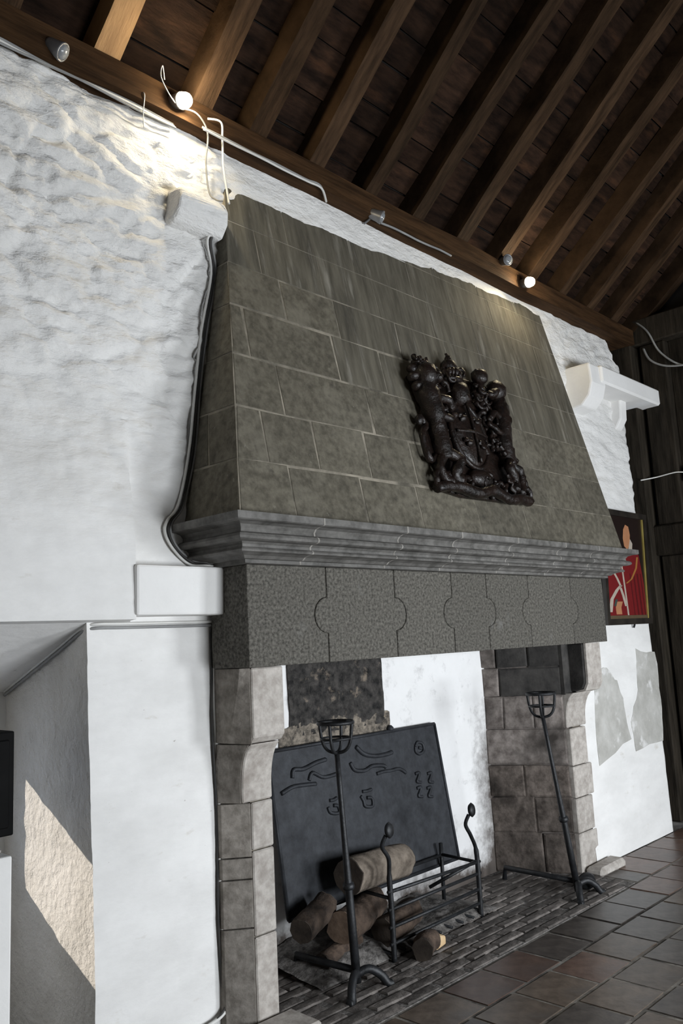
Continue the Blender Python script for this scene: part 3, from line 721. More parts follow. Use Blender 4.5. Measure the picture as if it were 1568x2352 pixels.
# ================================================================= THINGS
# ---------------------------------------------------------------- cast-iron fireback
fbk = tag(empty('fireback', (3.65, 3.3, 0.1)), 'dark cast iron fireback plate with worn relief leaning behind the grate', 'fireback')
FO = Vector((2.72, 3.335, 0.20)); FU = Vector((1, 0, 0)); tr = Vector((4.335, 3.415, 1.047)); br = Vector((4.335, 3.29, 0.24))
FVv = (tr - br); FH = FVv.length; FVv.normalize(); FW_ = Vector((0, -FVv.z, FVv.y)); FO = br - FU * 1.42; WF = 1.42
def fbp(u, v, w): return FO + FU * u + FVv * v + FW_ * w
bm = bmesh.new(); prism(bm, [fbp(0, 0, 0), fbp(WF, 0, 0), fbp(WF, FH, 0), fbp(0, FH, 0)], FW_ * -0.022); bevel(obj('plate', bm, M['cast_iron'], fbk), 0.004)
for p, q in (((0, 0), (WF, 0)), ((0, FH), (WF, FH)), ((0, 0), (0, FH)), ((WF, 0), (WF, FH))):
    bm = bmesh.new(); tube(bm, [fbp(p[0], p[1], 0), fbp(q[0], q[1], 0)], 0.011, 6); obj('rim', bm, M['cast_iron'], fbk, True)
def relief(name, pts, r, closed=False):
    bm = bmesh.new(); P = [fbp(u, v, 0.003) for u, v in pts]
    tube(bm, spline(P + ([P[0]] if closed else []), 5), r, 6); return obj(name, bm, M['cast_iron'], fbk, True)
def fuv(px, py):
    d = CR * (px - 784) + CD * (py - 1176) + CF * 1900; c = Vector((0, 0, 1.6)); t = (FO - c).dot(FW_) / d.dot(FW_); p = c + d * t - FO
    return (p.dot(FU), p.dot(FVv))
def rel_px(name, pts, r, closed=False): return relief(name, [fuv(*p) for p in pts], r, closed)
k = 400 / 1568
def z2(pts): return [(640 + x * k, 1650 + y * k) for x, y in pts]
rel_px('relief_scroll', z2([(690, 255), (760, 320), (860, 340), (960, 325), (1015, 305)]), 0.014)
rel_px('relief_scroll', z2([(640, 400), (680, 465), (770, 470), (840, 430), (930, 425), (960, 440)]), 0.012)
rel_px('relief_scroll', z2([(880, 500), (940, 480), (1010, 470), (1080, 455), (1140, 490)]), 0.011)
rel_px('relief_scroll', z2([(120, 540), (130, 465), (220, 455), (330, 400), (420, 370)]), 0.012)
rel_px('relief_scroll', z2([(20, 680), (120, 620), (230, 600), (330, 590)]), 0.012)
rel_px('relief_scroll', z2([(270, 560), (300, 490), (400, 530), (520, 500)]), 0.011)
rel_px('relief_letter', z2([(1225, 255), (1245, 215), (1290, 230), (1300, 290), (1265, 320), (1230, 300)]), 0.010, True)
rel_px('relief_letter', z2([(1255, 265), (1280, 270)]), 0.010)
for ox, oy in ((0, 0), (110, 0), (15, 130), (105, 130)):
    rel_px('relief_numeral', z2([(1225 + ox, 500 + oy), (1260 + ox, 490 + oy), (1250 + ox, 535 + oy), (1240 + ox, 570 + oy), (1275 + ox, 575 + oy)]), 0.010)
rel_px('relief_letter', z2([(750, 660), (790, 655), (830, 640)]), 0.010)
rel_px('relief_letter', z2([(735, 700), (760, 745), (775, 790), (840, 790), (835, 720), (790, 715)]), 0.010)
rel_px('relief_letter', z2([(455, 740), (490, 735), (520, 715)]), 0.010)
rel_px('relief_letter', z2([(440, 800), (465, 850), (540, 850), (530, 790), (490, 785)]), 0.010)
bm = bmesh.new(); lathe(bm, [(0, 0), (0.022, 0.0), (0.024, 0.02), (0.012, 0.035), (0, 0.036)], fbp(WF - 0.42, FH, -0.01), FVv, 10); obj('lug', bm, M['cast_iron'], fbk, True)

# ---------------------------------------------------------------- andirons
def andiron(base, top, lean_bar, label):
    base = Vector(base); top = Vector(top)
    t = tag(empty('andiron', base), label, 'andiron', 'tall iron andirons')
    ax = (top - base)
    bm = bmesh.new(); tube(bm, [base + ax * s for s in (0.03, 0.3, 0.42, 0.6, 0.8, 1.0)], [0.021, 0.020, 0.019, 0.0145, 0.013, 0.013], 8); obj('shaft', bm, M['iron'], t, True)
    bm = bmesh.new(); lathe(bm, [(0.0, 0), (0.026, 0), (0.03, 0.012), (0.026, 0.03), (0, 0.03)], base + ax * 0.41, ax, 10); obj('collar', bm, M['iron'], t, True)
    # cresset: a ring on a strap and four curved straps
    rc = top + Vector((0, 0, 0.135)); rr = 0.085
    bm = bmesh.new(); tube(bm, [rc + Vector((rr * math.cos(a), rr * math.sin(a), 0)) for a in [2 * math.pi * i / 20 for i in range(21)]], 0.010, 6, False); cr = obj('cresset', bm, M['iron'], t, True)
    for a in (math.radians(25), math.radians(115), math.radians(205), math.radians(295)):
        d = Vector((math.cos(a), math.sin(a), 0))
        bm = bmesh.new(); tube(bm, spline([top - Vector((0, 0, 0.01)), top + d * 0.045 + Vector((0, 0, 0.003)), top + d * 0.072 + Vector((0, 0, 0.045)), rc + d * rr], 5), 0.0085, 6); obj('strap', bm, M['iron'], cr, True)
    bm = bmesh.new(); tube(bm, [rc + Vector((rr * 0.88 * math.cos(a), rr * 0.88 * math.sin(a), -0.075)) for a in [2 * math.pi * i / 20 for i in range(21)]], 0.006, 6, False); obj('hoop', bm, M['iron'], cr, True)
    # arched front feet
    for s in (-1, 1):
        bm = bmesh.new(); p = base + Vector((0, 0, 0.07))
        tube(bm, spline([p, p + Vector((s * 0.05, -0.03, 0.015)), p + Vector((s * 0.10, -0.06, -0.02)), p + Vector((s * 0.125, -0.08, -0.062)), p + Vector((s * 0.15, -0.085, -0.062))], 5), [0.020] * 20 + [0.014], 8); obj('foot', bm, M['iron'], t, True)
    # log bar running back
    e = Vector(lean_bar); bm = bmesh.new(); z = 0.085
    tube(bm, [base + Vector((0, 0, z)), Vector((e.x, e.y, z)), Vector((e.x, e.y + 0.01, 0.012))], 0.017, 8); obj('log_bar', bm, M['iron'], t, True)
    return t
andiron((2.965, 2.885, 0), (2.950, 2.935, 1.075), (2.93, 3.26, 0), 'tall black iron andiron with basket top standing nearest the left jamb')
andiron((4.78, 2.735, 0), (4.625, 2.79, 1.085), (4.80, 3.27, 0), 'tall black iron andiron with basket top leaning before the right jamb')
bm = bmesh.new(); blob(bm, (4.93, 2.76, 0.05), (0.075, 0.05, 0.052), None, 2); tag(obj('andiron_foot', bm, M['iron'], None, True), 'black rounded iron lump beside the foot of the right andiron', 'andiron foot')  # rounded lump standing for the back foot of the right andiron
# ---------------------------------------------------------------- fire grate
gr = tag(empty('fire_grate', (3.72, 3.1, 0)), 'black iron fire basket with ball finials holding logs in the hearth', 'grate')
def post(x, y, h, sw):
    bm = bmesh.new(); tube(bm, spline([(x, y, 0.0), (x, y, 0.2), (x - 0.005, y, h), (x - 0.03 - sw, y - 0.02, h + 0.10), (x - 0.085 - sw, y - 0.03, h + 0.17), (x - 0.075 - sw, y - 0.05, h + 0.225)], 6), [0.0145] * 13 + [0.011] * 18, 8)
    p = obj('post', bm, M['iron'], gr, True)
    bm = bmesh.new(); lathe(bm, [(0, -0.012), (0.030, -0.008), (0.040, 0.004), (0.030, 0.016), (0, 0.022)], (x - 0.058 - sw, y - 0.055, h + 0.248), (0.25, -0.9, 0.1), 16); obj('finial', bm, M['iron'], p, True)
post(3.325, 2.968, 0.40, -0.005); post(4.128, 3.0, 0.365, 0.045)
def rod(name, a, b, r=0.0095, parent=gr):
    bm = bmesh.new(); tube(bm, [a, b], r, 7); return obj(name, bm, M['iron'], parent, True)
for z0, z1 in ((0.335, 0.300), (0.250, 0.238), (0.165, 0.153), (0.086, 0.078)):
    rod('front_bar', (3.30, 2.965, z0), (4.15, 3.0, z1))
for x, y0 in ((3.325, 2.968), (4.128, 3.0)):
    for z in (0.30, 0.035): rod('side_bar', (x, y0, z), (x + 0.01, 3.27, z + 0.005))
    rod('back_post', (x + 0.01, 3.27, 0.0), (x + 0.01, 3.27, 0.37), 0.012)
rod('back_bar', (3.33, 3.27, 0.30), (4.14, 3.27, 0.30))
for i in range(7): rod('bottom_bar', (3.42 + 0.1 * i, 2.975, 0.03), (3.42 + 0.1 * i, 3.27, 0.035), 0.008)
rod('brace', (4.128, 3.0, 0.31), (3.86, 3.15, 0.20), 0.010)

# ---------------------------------------------------------------- firewood
def log(a, b, r, label, bark='bark', end='cut_wood', seed=0):
    a = Vector(a); b = Vector(b); t = tag(empty('log', a), label, 'log', 'firewood on the hearth'); ax = (b - a); n = 9; k = 18
    u = ax.orthogonal().normalized(); v = ax.normalized().cross(u); bm = bmesh.new(); rings = []
    def rad(th, s): return r * (1 + 0.15 * noise.noise(Vector((math.cos(th) * 1.3, math.sin(th) * 1.3, seed))) + 0.11 * noise.noise(Vector((math.cos(th) * 3, s * 4 + seed, math.sin(th) * 3))))
    for i in range(n + 1):
        s = i / n; c = a + ax * s + u * 0.012 * math.sin(s * 3 + seed)
        rings.append([bm.verts.new(c + (u * math.cos(2 * math.pi * q / k) + v * math.sin(2 * math.pi * q / k)) * rad(2 * math.pi * q / k, s)) for q in range(k)])
    for A, B in zip(rings, rings[1:]):
        for q in range(k): bm.faces.new((A[q], A[(q + 1) % k], B[(q + 1) % k], B[q]))
    obj('bark', bm, M[bark], t, True)
    for s, sg in ((0, -1), (1, 1)):
        c = a + ax * s + u * 0.012 * math.sin(s * 3 + seed); bm = bmesh.new()
        ring = [c + (u * math.cos(2 * math.pi * q / k) + v * math.sin(2 * math.pi * q / k)) * rad(2 * math.pi * q / k, s) * 0.985 for q in range(k)]
        prism(bm, ring, ax.normalized() * 0.006 * sg); obj('cut_end', bm, M[end], t)
    return t
log((3.17, 3.10, 0.415), (3.68, 3.20, 0.390), 0.088, 'thick pale-barked log lying on top of the fire basket', 'bark_pale', 'cut_dark', 1)
log((2.85, 3.12, 0.235), (3.08, 3.205, 0.300), 0.062, 'short log with dark end nearest the left jamb under the fireback', 'bark', 'cut_dark', 2)
log((3.10, 3.10, 0.195), (3.46, 3.22, 0.215), 0.082, 'log with pale brown sawn end in the middle of the pile', 'bark', 'cut_wood', 3)
log((3.36, 3.075, 0.115), (3.68, 3.13, 0.118), 0.070, 'mossy dark log behind the left post of the fire basket', 'bark', 'cut_dark', 4)
log((2.96, 3.12, 0.075), (3.27, 3.17, 0.07), 0.048, 'dark log at the bottom back of the pile beside the ash', 'bark', 'cut_dark', 5)
log((3.40, 2.845, 0.064), (3.52, 2.885, 0.064), 0.056, 'charred black log end poking out under the fire basket', 'bark', 'cut_dark', 6)
bm = bmesh.new()
prism(bm, [(3.535, 2.86, 0.014), (3.64, 2.88, 0.014), (3.64, 2.88, 0.055), (3.545, 2.86, 0.085)], (-0.01, 0.045, 0.008))
tag(bevel(obj('wood_chunk', bm, M['fresh_wood']), 0.008, 2), 'pale split chunk of wood on the hearth beside the black log', 'firewood')

# ---------------------------------------------------------------- carved coat of arms
ca = tag(empty('coat_of_arms', (4.025, 2.818, 2.79)), 'glossy dark carved coat of arms with lion, unicorn, shield and crown on hood', 'carving')
CO = Vector((4.025, 2.818, 2.79))
RM = Matrix((Vector((1, 0, 0)), HV, HN)).transposed().to_4x4()
def cp(u, v, w): return CO + Vector((1, 0, 0)) * u + HV * v + HN * w
def cblob(bm, u, v, w, a, b, c, ang=0, sub=2): blob(bm, cp(u, v, w), (a, b, c), RM @ Matrix.Rotation(math.radians(ang), 4, 'Z'), sub)
def ctube(bm, pts, r, n=8): tube(bm, spline([cp(*p) for p in pts], 6), r if isinstance(r, (int, float)) else r, n)
def carve(name, bm):
    for v in bm.verts:
        d = noise.noise(v.co * 22); v.co += HN * 0.013 * d + HN * 0.007 * noise.noise(v.co * 60) + Vector((noise.noise(v.co * 15 + Vector((3, 0, 0))), 0, noise.noise(v.co * 15 + Vector((0, 4, 0))))) * 0.006
    return obj(name, bm, M['carving'], ca, True)
# backing panel following the outline
outl = [(-0.44, 0.30), (-0.36, 0.16), (-0.40, 0.05), (-0.44, -0.06), (-0.43, -0.2), (-0.36, -0.30), (-0.45, -0.40), (-0.2, -0.43), (0.1, -0.425), (0.40, -0.42), (0.36, -0.3), (0.43, -0.16), (0.36, -0.02), (0.42, 0.08), (0.43, 0.22), (0.40, 0.36), (0.25, 0.40), (0.10, 0.40), (0.0, 0.44), (-0.12, 0.41), (-0.25, 0.36)]
bm = bmesh.new(); prism(bm, [cp(u, v, 0.0) for u, v in outl], HN * 0.035); bevel(obj('backing', bm, M['carving'], ca), 0.012, 2)
# shield with quartered field
bm = bmesh.new(); cblob(bm, -0.02, -0.03, 0.045, 0.17, 0.215, 0.055, 0, 3); sh_ = carve('shield', bm)
bm = bmesh.new(); ctube(bm, [(0.17 * math.cos(t) - 0.02, 0.215 * math.sin(t) - 0.03, 0.06) for t in [2 * math.pi * i / 16 for i in range(17)]], 0.017); obj('garter', bm, M['carving'], ca, True)
bm = bmesh.new(); ctube(bm, [(-0.02, 0.17, 0.10), (-0.02, 0.0, 0.106), (-0.02, -0.22, 0.095)], 0.010); ctube(bm, [(-0.17, -0.03, 0.085), (-0.02, -0.03, 0.108), (0.13, -0.03, 0.085)], 0.010); obj('shield_cross', bm, M['carving'], ca, True)
for cu, cv in ((-0.09, 0.05), (0.05, 0.05), (-0.09, -0.11), (0.05, -0.11)):
    bm = bmesh.new(); cblob(bm, cu, cv, 0.098, 0.038, 0.022, 0.016, 12); cblob(bm, cu - 0.035, cv + 0.018, 0.098, 0.015, 0.015, 0.014); ctube(bm, [(cu + 0.03, cv, 0.095), (cu + 0.05, cv + 0.03, 0.095), (cu + 0.03, cv + 0.045, 0.095)], 0.006); carve('charge', bm)
# crowned helm with crest
bm = bmesh.new(); cblob(bm, -0.03, 0.235, 0.07, 0.075, 0.085, 0.07); cblob(bm, -0.03, 0.20, 0.10, 0.055, 0.03, 0.03); carve('helm', bm)
bm = bmesh.new()
for i in range(9):
    a = math.pi * (i / 8); cblob(bm, -0.04 + 0.085 * math.cos(a), 0.36 + 0.012 * math.sin(a), 0.05 + 0.05 * math.sin(a), 0.016, 0.028, 0.018)
cblob(bm, -0.04, 0.325, 0.06, 0.10, 0.022, 0.055); ctube(bm, [(-0.13, 0.34, 0.05), (-0.10, 0.42, 0.06), (-0.04, 0.44, 0.07), (0.02, 0.42, 0.06), (0.05, 0.34, 0.05)], 0.014); cblob(bm, -0.04, 0.425, 0.06, 0.06, 0.05, 0.05); carve('crown', bm)
bm = bmesh.new(); cblob(bm, -0.035, 0.475, 0.06, 0.022, 0.03, 0.022); cblob(bm, -0.035, 0.505, 0.06, 0.012, 0.016, 0.012); carve('crown_orb', bm)
# mantling scrolls
for s in (-1, 1):
    for q in range(4):
        cu = s * (0.16 + 0.05 * (q % 2)) - 0.02; cv = 0.27 - 0.075 * q
        bm = bmesh.new(); ctube(bm, [(cu, cv, 0.05), (cu + s * 0.05, cv + 0.035, 0.07), (cu + s * 0.085, cv - 0.005, 0.07), (cu + s * 0.05, cv - 0.03, 0.075), (cu + s * 0.035, cv, 0.075)], 0.016); carve('mantling', bm)
# lion on the left, rearing towards the shield
bm = bmesh.new()
cblob(bm, -0.37, 0.275, 0.09, 0.075, 0.085, 0.08); cblob(bm, -0.335, 0.25, 0.135, 0.04, 0.035, 0.045); cblob(bm, -0.33, 0.235, 0.15, 0.03, 0.02, 0.03)
for i in range(10):
    a = 2 * math.pi * i / 10; cblob(bm, -0.375 + 0.075 * math.cos(a), 0.265 + 0.088 * math.sin(a), 0.07, 0.03, 0.04, 0.035, math.degrees(a) + 90)
cblob(bm, -0.40, 0.345, 0.10, 0.02, 0.022, 0.02); cblob(bm, -0.335, 0.345, 0.10, 0.02, 0.022, 0.02)
ctube(bm, [(-0.37, 0.25, 0.06), (-0.355, 0.12, 0.075), (-0.34, 0.0, 0.07), (-0.33, -0.13, 0.06), (-0.32, -0.22, 0.05)], [0.075] * 6 + [0.07] * 6 + [0.055] * 6 + [0.06] * 7, 10)
ctube(bm, [(-0.35, 0.13, 0.09), (-0.25, 0.145, 0.11), (-0.19, 0.11, 0.10)], 0.026); cblob(bm, -0.185, 0.105, 0.10, 0.03, 0.024, 0.024)
ctube(bm, [(-0.34, 0.05, 0.09), (-0.25, 0.02, 0.11), (-0.20, 0.05, 0.10)], 0.024); cblob(bm, -0.195, 0.05, 0.10, 0.028, 0.022, 0.024)
ctube(bm, [(-0.33, -0.18, 0.07), (-0.25, -0.24, 0.10), (-0.30, -0.32, 0.08), (-0.25, -0.355, 0.08)], 0.034); ctube(bm, [(-0.34, -0.2, 0.06), (-0.40, -0.28, 0.06), (-0.37, -0.36, 0.06), (-0.33, -0.37, 0.07)], 0.032)
carve('lion', bm)
bm = bmesh.new(); ctube(bm, [(-0.36, -0.20, 0.04), (-0.46, -0.24, 0.05), (-0.475, -0.10, 0.05), (-0.42, -0.02, 0.05), (-0.47, 0.02, 0.05)], 0.02); cblob(bm, -0.465, 0.0, 0.05, 0.026, 0.035, 0.025); carve('lion_tail', bm)
bm = bmesh.new()
for i in range(5): cblob(bm, -0.42 + 0.027 * i, 0.375 + (0.012 if i % 2 == 0 else 0), 0.09, 0.014, 0.024, 0.02)
cblob(bm, -0.367, 0.355, 0.09, 0.07, 0.014, 0.04); carve('lion_crown', bm)
# unicorn on the right
bm = bmesh.new()
cblob(bm, 0.39, 0.335, 0.085, 0.075, 0.075, 0.065); cblob(bm, 0.325, 0.30, 0.10, 0.065, 0.034, 0.04, 25); cblob(bm, 0.285, 0.285, 0.10, 0.03, 0.026, 0.032)
cblob(bm, 0.43, 0.40, 0.08, 0.016, 0.03, 0.016, -20)
ctube(bm, [(0.40, 0.33, 0.06), (0.40, 0.22, 0.07), (0.36, 0.08, 0.075), (0.335, -0.06, 0.065), (0.35, -0.18, 0.055)], [0.055] * 6 + [0.065] * 6 + [0.06] * 6 + [0.058] * 7, 10)
ctube(bm, [(0.36, 0.12, 0.09), (0.26, 0.15, 0.11), (0.20, 0.10, 0.10)], 0.022); cblob(bm, 0.195, 0.095, 0.10, 0.024, 0.02, 0.022)
ctube(bm, [(0.34, 0.02, 0.09), (0.24, 0.02, 0.11), (0.19, 0.06, 0.10)], 0.02); cblob(bm, 0.185, 0.06, 0.10, 0.024, 0.02, 0.022)
ctube(bm, [(0.35, -0.14, 0.07), (0.27, -0.22, 0.10), (0.33, -0.30, 0.08), (0.29, -0.36, 0.08)], 0.032); ctube(bm, [(0.36, -0.16, 0.06), (0.43, -0.22, 0.07), (0.42, -0.31, 0.06), (0.38, -0.37, 0.07)], 0.03)
carve('unicorn', bm)
bm = bmesh.new()
for i in range(6): cblob(bm, 0.455 - 0.008 * i, 0.30 - 0.055 * i, 0.06, 0.028, 0.034, 0.025, -25)
carve('unicorn_mane', bm)
bm = bmesh.new(); ctube(bm, [(0.29, 0.40, 0.09), (0.25, 0.43, 0.10), (0.20, 0.445, 0.10)], [0.018, 0.016, 0.015, 0.014, 0.013, 0.012, 0.011, 0.010, 0.009, 0.008, 0.007, 0.006, 0.005]); cblob(bm, 0.25, 0.41, 0.08, 0.06, 0.055, 0.05); carve('unicorn_horn', bm)
bm = bmesh.new(); ctube(bm, [(0.40, -0.16, 0.05), (0.465, -0.20, 0.05), (0.50, -0.30, 0.05), (0.52, -0.385, 0.05), (0.46, -0.415, 0.05)], 0.017); carve('unicorn_tail', bm)
# motto scroll and compartment at the foot
bm = bmesh.new(); ctube(bm, [(-0.46, -0.405, 0.05), (-0.30, -0.39, 0.07), (-0.12, -0.42, 0.08), (0.05, -0.385, 0.08), (0.22, -0.42, 0.07), (0.36, -0.40, 0.06), (0.49, -0.40, 0.05)], 0.034); carve('motto_scroll', bm)
for i in range(11):
    cu = -0.43 + 0.085 * i; bm = bmesh.new(); ctube(bm, [(cu, -0.42, 0.05), (cu - 0.03, -0.36, 0.06), (cu + 0.01, -0.31, 0.055), (cu + 0.035, -0.34, 0.07)], 0.017); carve('leaf', bm)
bm = bmesh.new(); cblob(bm, -0.02, -0.31, 0.06, 0.11, 0.06, 0.045); carve('rose', bm)
random.seed(77)
for i in range(46):
    cu = random.uniform(-0.40, 0.42); cv = random.uniform(-0.36, 0.40)
    if (cu + 0.02) ** 2 / 0.03 + (cv + 0.03) ** 2 / 0.05 < 1 or (cv < 0.1 and cu > 0.40): continue
    a0 = random.uniform(0, 6.28); q = random.choice((-1, 1)); rr = random.uniform(0.02, 0.036); w0 = random.uniform(0.05, 0.085)
    bm = bmesh.new(); ctube(bm, [(cu + rr * (1.7 - 0.28 * k) * math.cos(a0 + q * k * 1.0), cv + rr * (1.7 - 0.28 * k) * math.sin(a0 + q * k * 1.0), w0 + 0.006 * k) for k in range(5)], random.uniform(0.009, 0.014), 6); carve('scroll', bm)

# ---------------------------------------------------------------- picture
pic = tag(empty('framed_picture', (6.3, 3.0, 1.62)), 'dark framed portrait of a red robed figure hanging right of the hood', 'picture')
# hung on the wall, its top leaning a little forward
p0 = Vector((5.93, 2.975, 1.622)); PU = Vector((1, 0, 0)); PVv = Vector((0, -0.035, 0.90)).normalized(); PN = Vector((0, -PVv.z, PVv.y)); PW, PH = 0.79, 0.90
def pp(u, v, w): return p0 + PU * (u * PW) + PVv * (v * PH) + PN * w
def pquad(name, poly, w0, w1, mt, parent=pic):
    bm = bmesh.new(); prism(bm, [pp(u, v, w0) for u, v in poly], PN * (w1 - w0)); return obj(name, bm, mt, parent)
fu, fv = 0.055, 0.05
pquad('frame_rail', [(0, 0), (1, 0), (1 - fu, fv), (fu, fv)], 0, 0.03, M['frame_black']); pquad('frame_rail', [(0, 1), (1, 1), (1 - fu, 1 - fv), (fu, 1 - fv)], 0, 0.03, M['frame_black'])
pquad('frame_stile', [(0, 0), (fu, fv), (fu, 1 - fv), (0, 1)], 0, 0.03, M['frame_black']); pquad('frame_stile', [(1, 0), (1 - fu, fv), (1 - fu, 1 - fv), (1, 1)], 0, 0.03, M['frame_black'])
pquad('gilt_slip', [(fu, fv), (fu + .025, fv), (fu + .025, 1 - fv), (fu, 1 - fv)], 0.004, 0.018, M['frame_gold']); pquad('gilt_slip', [(1 - fu - .022, fv), (1 - fu, fv), (1 - fu, 1 - fv), (1 - fu - .022, 1 - fv)], 0.004, 0.018, M['frame_gold'])
pquad('gilt_slip', [(fu, fv), (1 - fu, fv), (1 - fu, fv + .03), (fu, fv + .03)], 0.004, 0.014, flat('brown slip', (0.08, 0.055, 0.03)))
can = pquad('canvas', [(fu, fv), (1 - fu, fv), (1 - fu, 1 - fv), (fu, 1 - fv)], 0.0, 0.008, flat('dark painted ground', (0.012, 0.007, 0.006), 0.4))
red = flat('painted red robe', (0.125, 0.008, 0.009), 0.5); red2 = flat('painted deep red fold', (0.065, 0.005, 0.006), 0.5); wht = flat('painted white ermine', (0.34, 0.29, 0.24), 0.5); skin = flat('painted face', (0.33, 0.15, 0.075), 0.5); gold = flat('painted gold braid', (0.26, 0.11, 0.03), 0.4); grn = flat('painted grey green', (0.04, 0.05, 0.045), 0.4)
W1 = 0.0085
pquad('painted_robe', [(fu + .03, fv + .03), (0.93, fv + .03), (0.90, 0.36), (0.86, 0.50), (0.82, 0.62), (0.70, 0.66), (0.52, 0.66), (0.40, 0.58), (0.20, 0.50), (fu + .03, 0.46)], 0.008, W1, red, can)
for u0, du in ((0.72, .03), (0.80, .04), (0.88, .03), (0.64, .02)):
    pquad('painted_fold', [(u0, fv + .03), (u0 + du, fv + .03), (u0 + du * .6 - .05, 0.45), (u0 - .06, 0.45)], W1, W1 + .0004, red2, can)
pquad('painted_face', [(0.50, 0.69), (0.57, 0.66), (0.63, 0.71), (0.645, 0.80), (0.62, 0.87), (0.55, 0.885), (0.50, 0.84), (0.48, 0.76)], W1, W1 + .0006, skin, can)
pquad('painted_collar', [(0.55, 0.64), (0.67, 0.65), (0.69, 0.72), (0.64, 0.76), (0.60, 0.68)], W1, W1 + .0008, wht, can)
def stroke(pts, wd, mt, lift=.0010):
    A = [(u - wd, v) for u, v in pts]; B = [(u + wd, v) for u, v in pts[::-1]]
    pquad('painted_stroke', A + B, W1, W1 + lift, mt, can)
stroke([(0.50, 0.07 + .01), (0.47, 0.25), (0.43, 0.45), (0.40, 0.60)], 0.016, wht)
stroke([(0.12, 0.11), (0.16, 0.22), (0.28, 0.30), (0.37, 0.34)], 0.035, wht)
stroke([(0.37, 0.33), (0.30, 0.40), (0.20, 0.48), (0.12, 0.53)], 0.022, wht)
stroke([(0.46, 0.16), (0.41, 0.25), (0.36, 0.32)], 0.025, wht)
stroke([(0.30, 0.09), (0.29, 0.15), (0.33, 0.20)], 0.06, skin); stroke([(0.22, 0.16), (0.26, 0.22)], 0.025, grn)
stroke([(0.50, 0.36), (0.62, 0.40), (0.74, 0.50), (0.78, 0.60)], 0.02, gold)
bm = bmesh.new(); tube(bm, [pp(0.62, 0.0, 0.01), pp(0.62, -0.03, 0.0)], 0.008, 6); obj('hook', bm, M['iron'], pic)

# ---------------------------------------------------------------- lamps
def lamp(loc, aim, lit, label, r=0.034):
    loc = Vector(loc); aim = Vector(aim).normalized(); t = tag(empty('spotlight', loc), label, 'lamp', 'small spotlights along the wall plate')
    bm = bmesh.new(); lathe(bm, [(0, -0.085), (0.022, -0.085), (0.030, -0.07), (0.034, -0.03), (0.040, -0.006), (0.040, 0.0), (0.034, 0.0), (0.03, -0.012), (0, -0.012)], loc, aim, 18); obj('housing', bm, M['lamp_grey'], t, True)
    bm = bmesh.new(); b = loc - aim * 0.06; tube(bm, spline([b, b + Vector((0, 0.03, -0.02)), b + Vector((0, 0.075, -0.03))], 5), 0.007, 6); obj('bracket', bm, M['lamp_grey'], t, True)
    bm = bmesh.new()
    if lit: blob(bm, loc + aim * 0.018, (r, r, r), None, 3); obj('bulb', bm, M['glow'], t, True)
    else: lathe(bm, [(0.032, -0.008), (0.030, 0.004), (0.018, 0.011), (0, 0.013)], loc, aim, 18); obj('lens', bm, M['lamp_glass'], t, True)
    return t
lamp((2.105, 2.915, 4.145), (0.15, -0.75, -0.25), True, 'glaring lit spotlight on the wall plate above the left corbel stone', 0.036)
lamp((5.12, 2.90, 4.115), (-0.2, -0.8, -0.2), True, 'lit spotlight on the wall plate above the right side of the hood', 0.034)
lamp((1.52, 2.935, 4.10), (0.5, -0.5, -0.5), False, 'unlit grey spotlight at the far left of the wall plate')
lamp((3.545, 2.935, 4.075), (0.5, -0.6, -0.4), False, 'unlit grey spotlight on the wall plate above the hood middle')
lamp((4.865, 2.90, 4.21), (-0.3, -0.8, -0.2), False, 'unlit dark spotlight just left of the far lit lamp')

# ---------------------------------------------------------------- cables
def cable(pts, r, mt, label, n=6):
    bm = bmesh.new(); tube(bm, spline(pts, n), r, 6)
    return tag(obj('cable', bm, M[mt], None, True), label, 'cable', 'electric cables')
def wy(x, z, d=0.012): return base_y(x, z) + lumps(x, z) - d
for q in range(3):
    pts = [(x, 3.012 - 0.012 * q + 0.006 * math.sin(x * 9 + q), 4.082 - 0.016 * q + 0.012 * noise.noise(Vector((x * 3, q, 0)))) for x in frange(0.6, 2.12, 14)]
    cable(pts, 0.0055, ('cable_grey', 'cable_white', 'cable_grey')[q], ('upper grey cable of the bundle under the wall plate left of the lit lamp', 'pale middle cable of the bundle under the wall plate left of the lamp', 'lowest grey cable of the bundle under the wall plate left of the lamp')[q])
for q in range(2):
    pts = [(x, 2.955 - 0.01 * q, 4.095 - 0.018 * q + 0.01 * noise.noise(Vector((x * 3, q + 5, 0)))) for x in frange(2.25, 3.05, 8)] + [(3.16, 3.02, 4.07)]
    cable(pts, 0.006, ('cable_grey', 'cable_white')[q], ('grey cable along the wall plate just right of the glaring lamp', 'pale cable beneath it along the wall plate right of the lamp')[q])
pts = [(x, 2.955, 4.06 + 0.015 * noise.noise(Vector((x * 3, 15, 0)))) for x in frange(3.55, 4.25, 6)]
cable(pts, 0.007, 'cable_grey', 'grey cable along the wall plate from the middle unlit spotlight')
cable([(2.10, 2.94, 4.12), (2.20, 2.93, 4.13), (2.285, 2.96, 4.08), (2.30, 3.0, 3.95), (2.315, 3.0, 3.80), (2.325, 2.96, 3.745), (2.34, 2.93, 3.73)], 0.0045, 'cable_grey', 'greenish grey cable dropping from the lit lamp to the corbel stone')
cable([(2.28, 2.95, 4.15), (2.345, 2.93, 4.15), (2.375, 2.96, 4.09), (2.38, 2.965, 3.95), (2.385, 2.95, 3.82), (2.385, 2.935, 3.735)], 0.0055, 'cable_white', 'thick white cable dropping to the right edge of the corbel stone')
cable([(2.02, 2.93, 4.22), (1.99, 2.90, 4.26), (1.98, 2.90, 4.20), (2.03, 2.91, 4.14), (2.09, 2.93, 4.12)], 0.0025, 'cable_white', 'thin looped wire sticking up beside the glaring lamp')
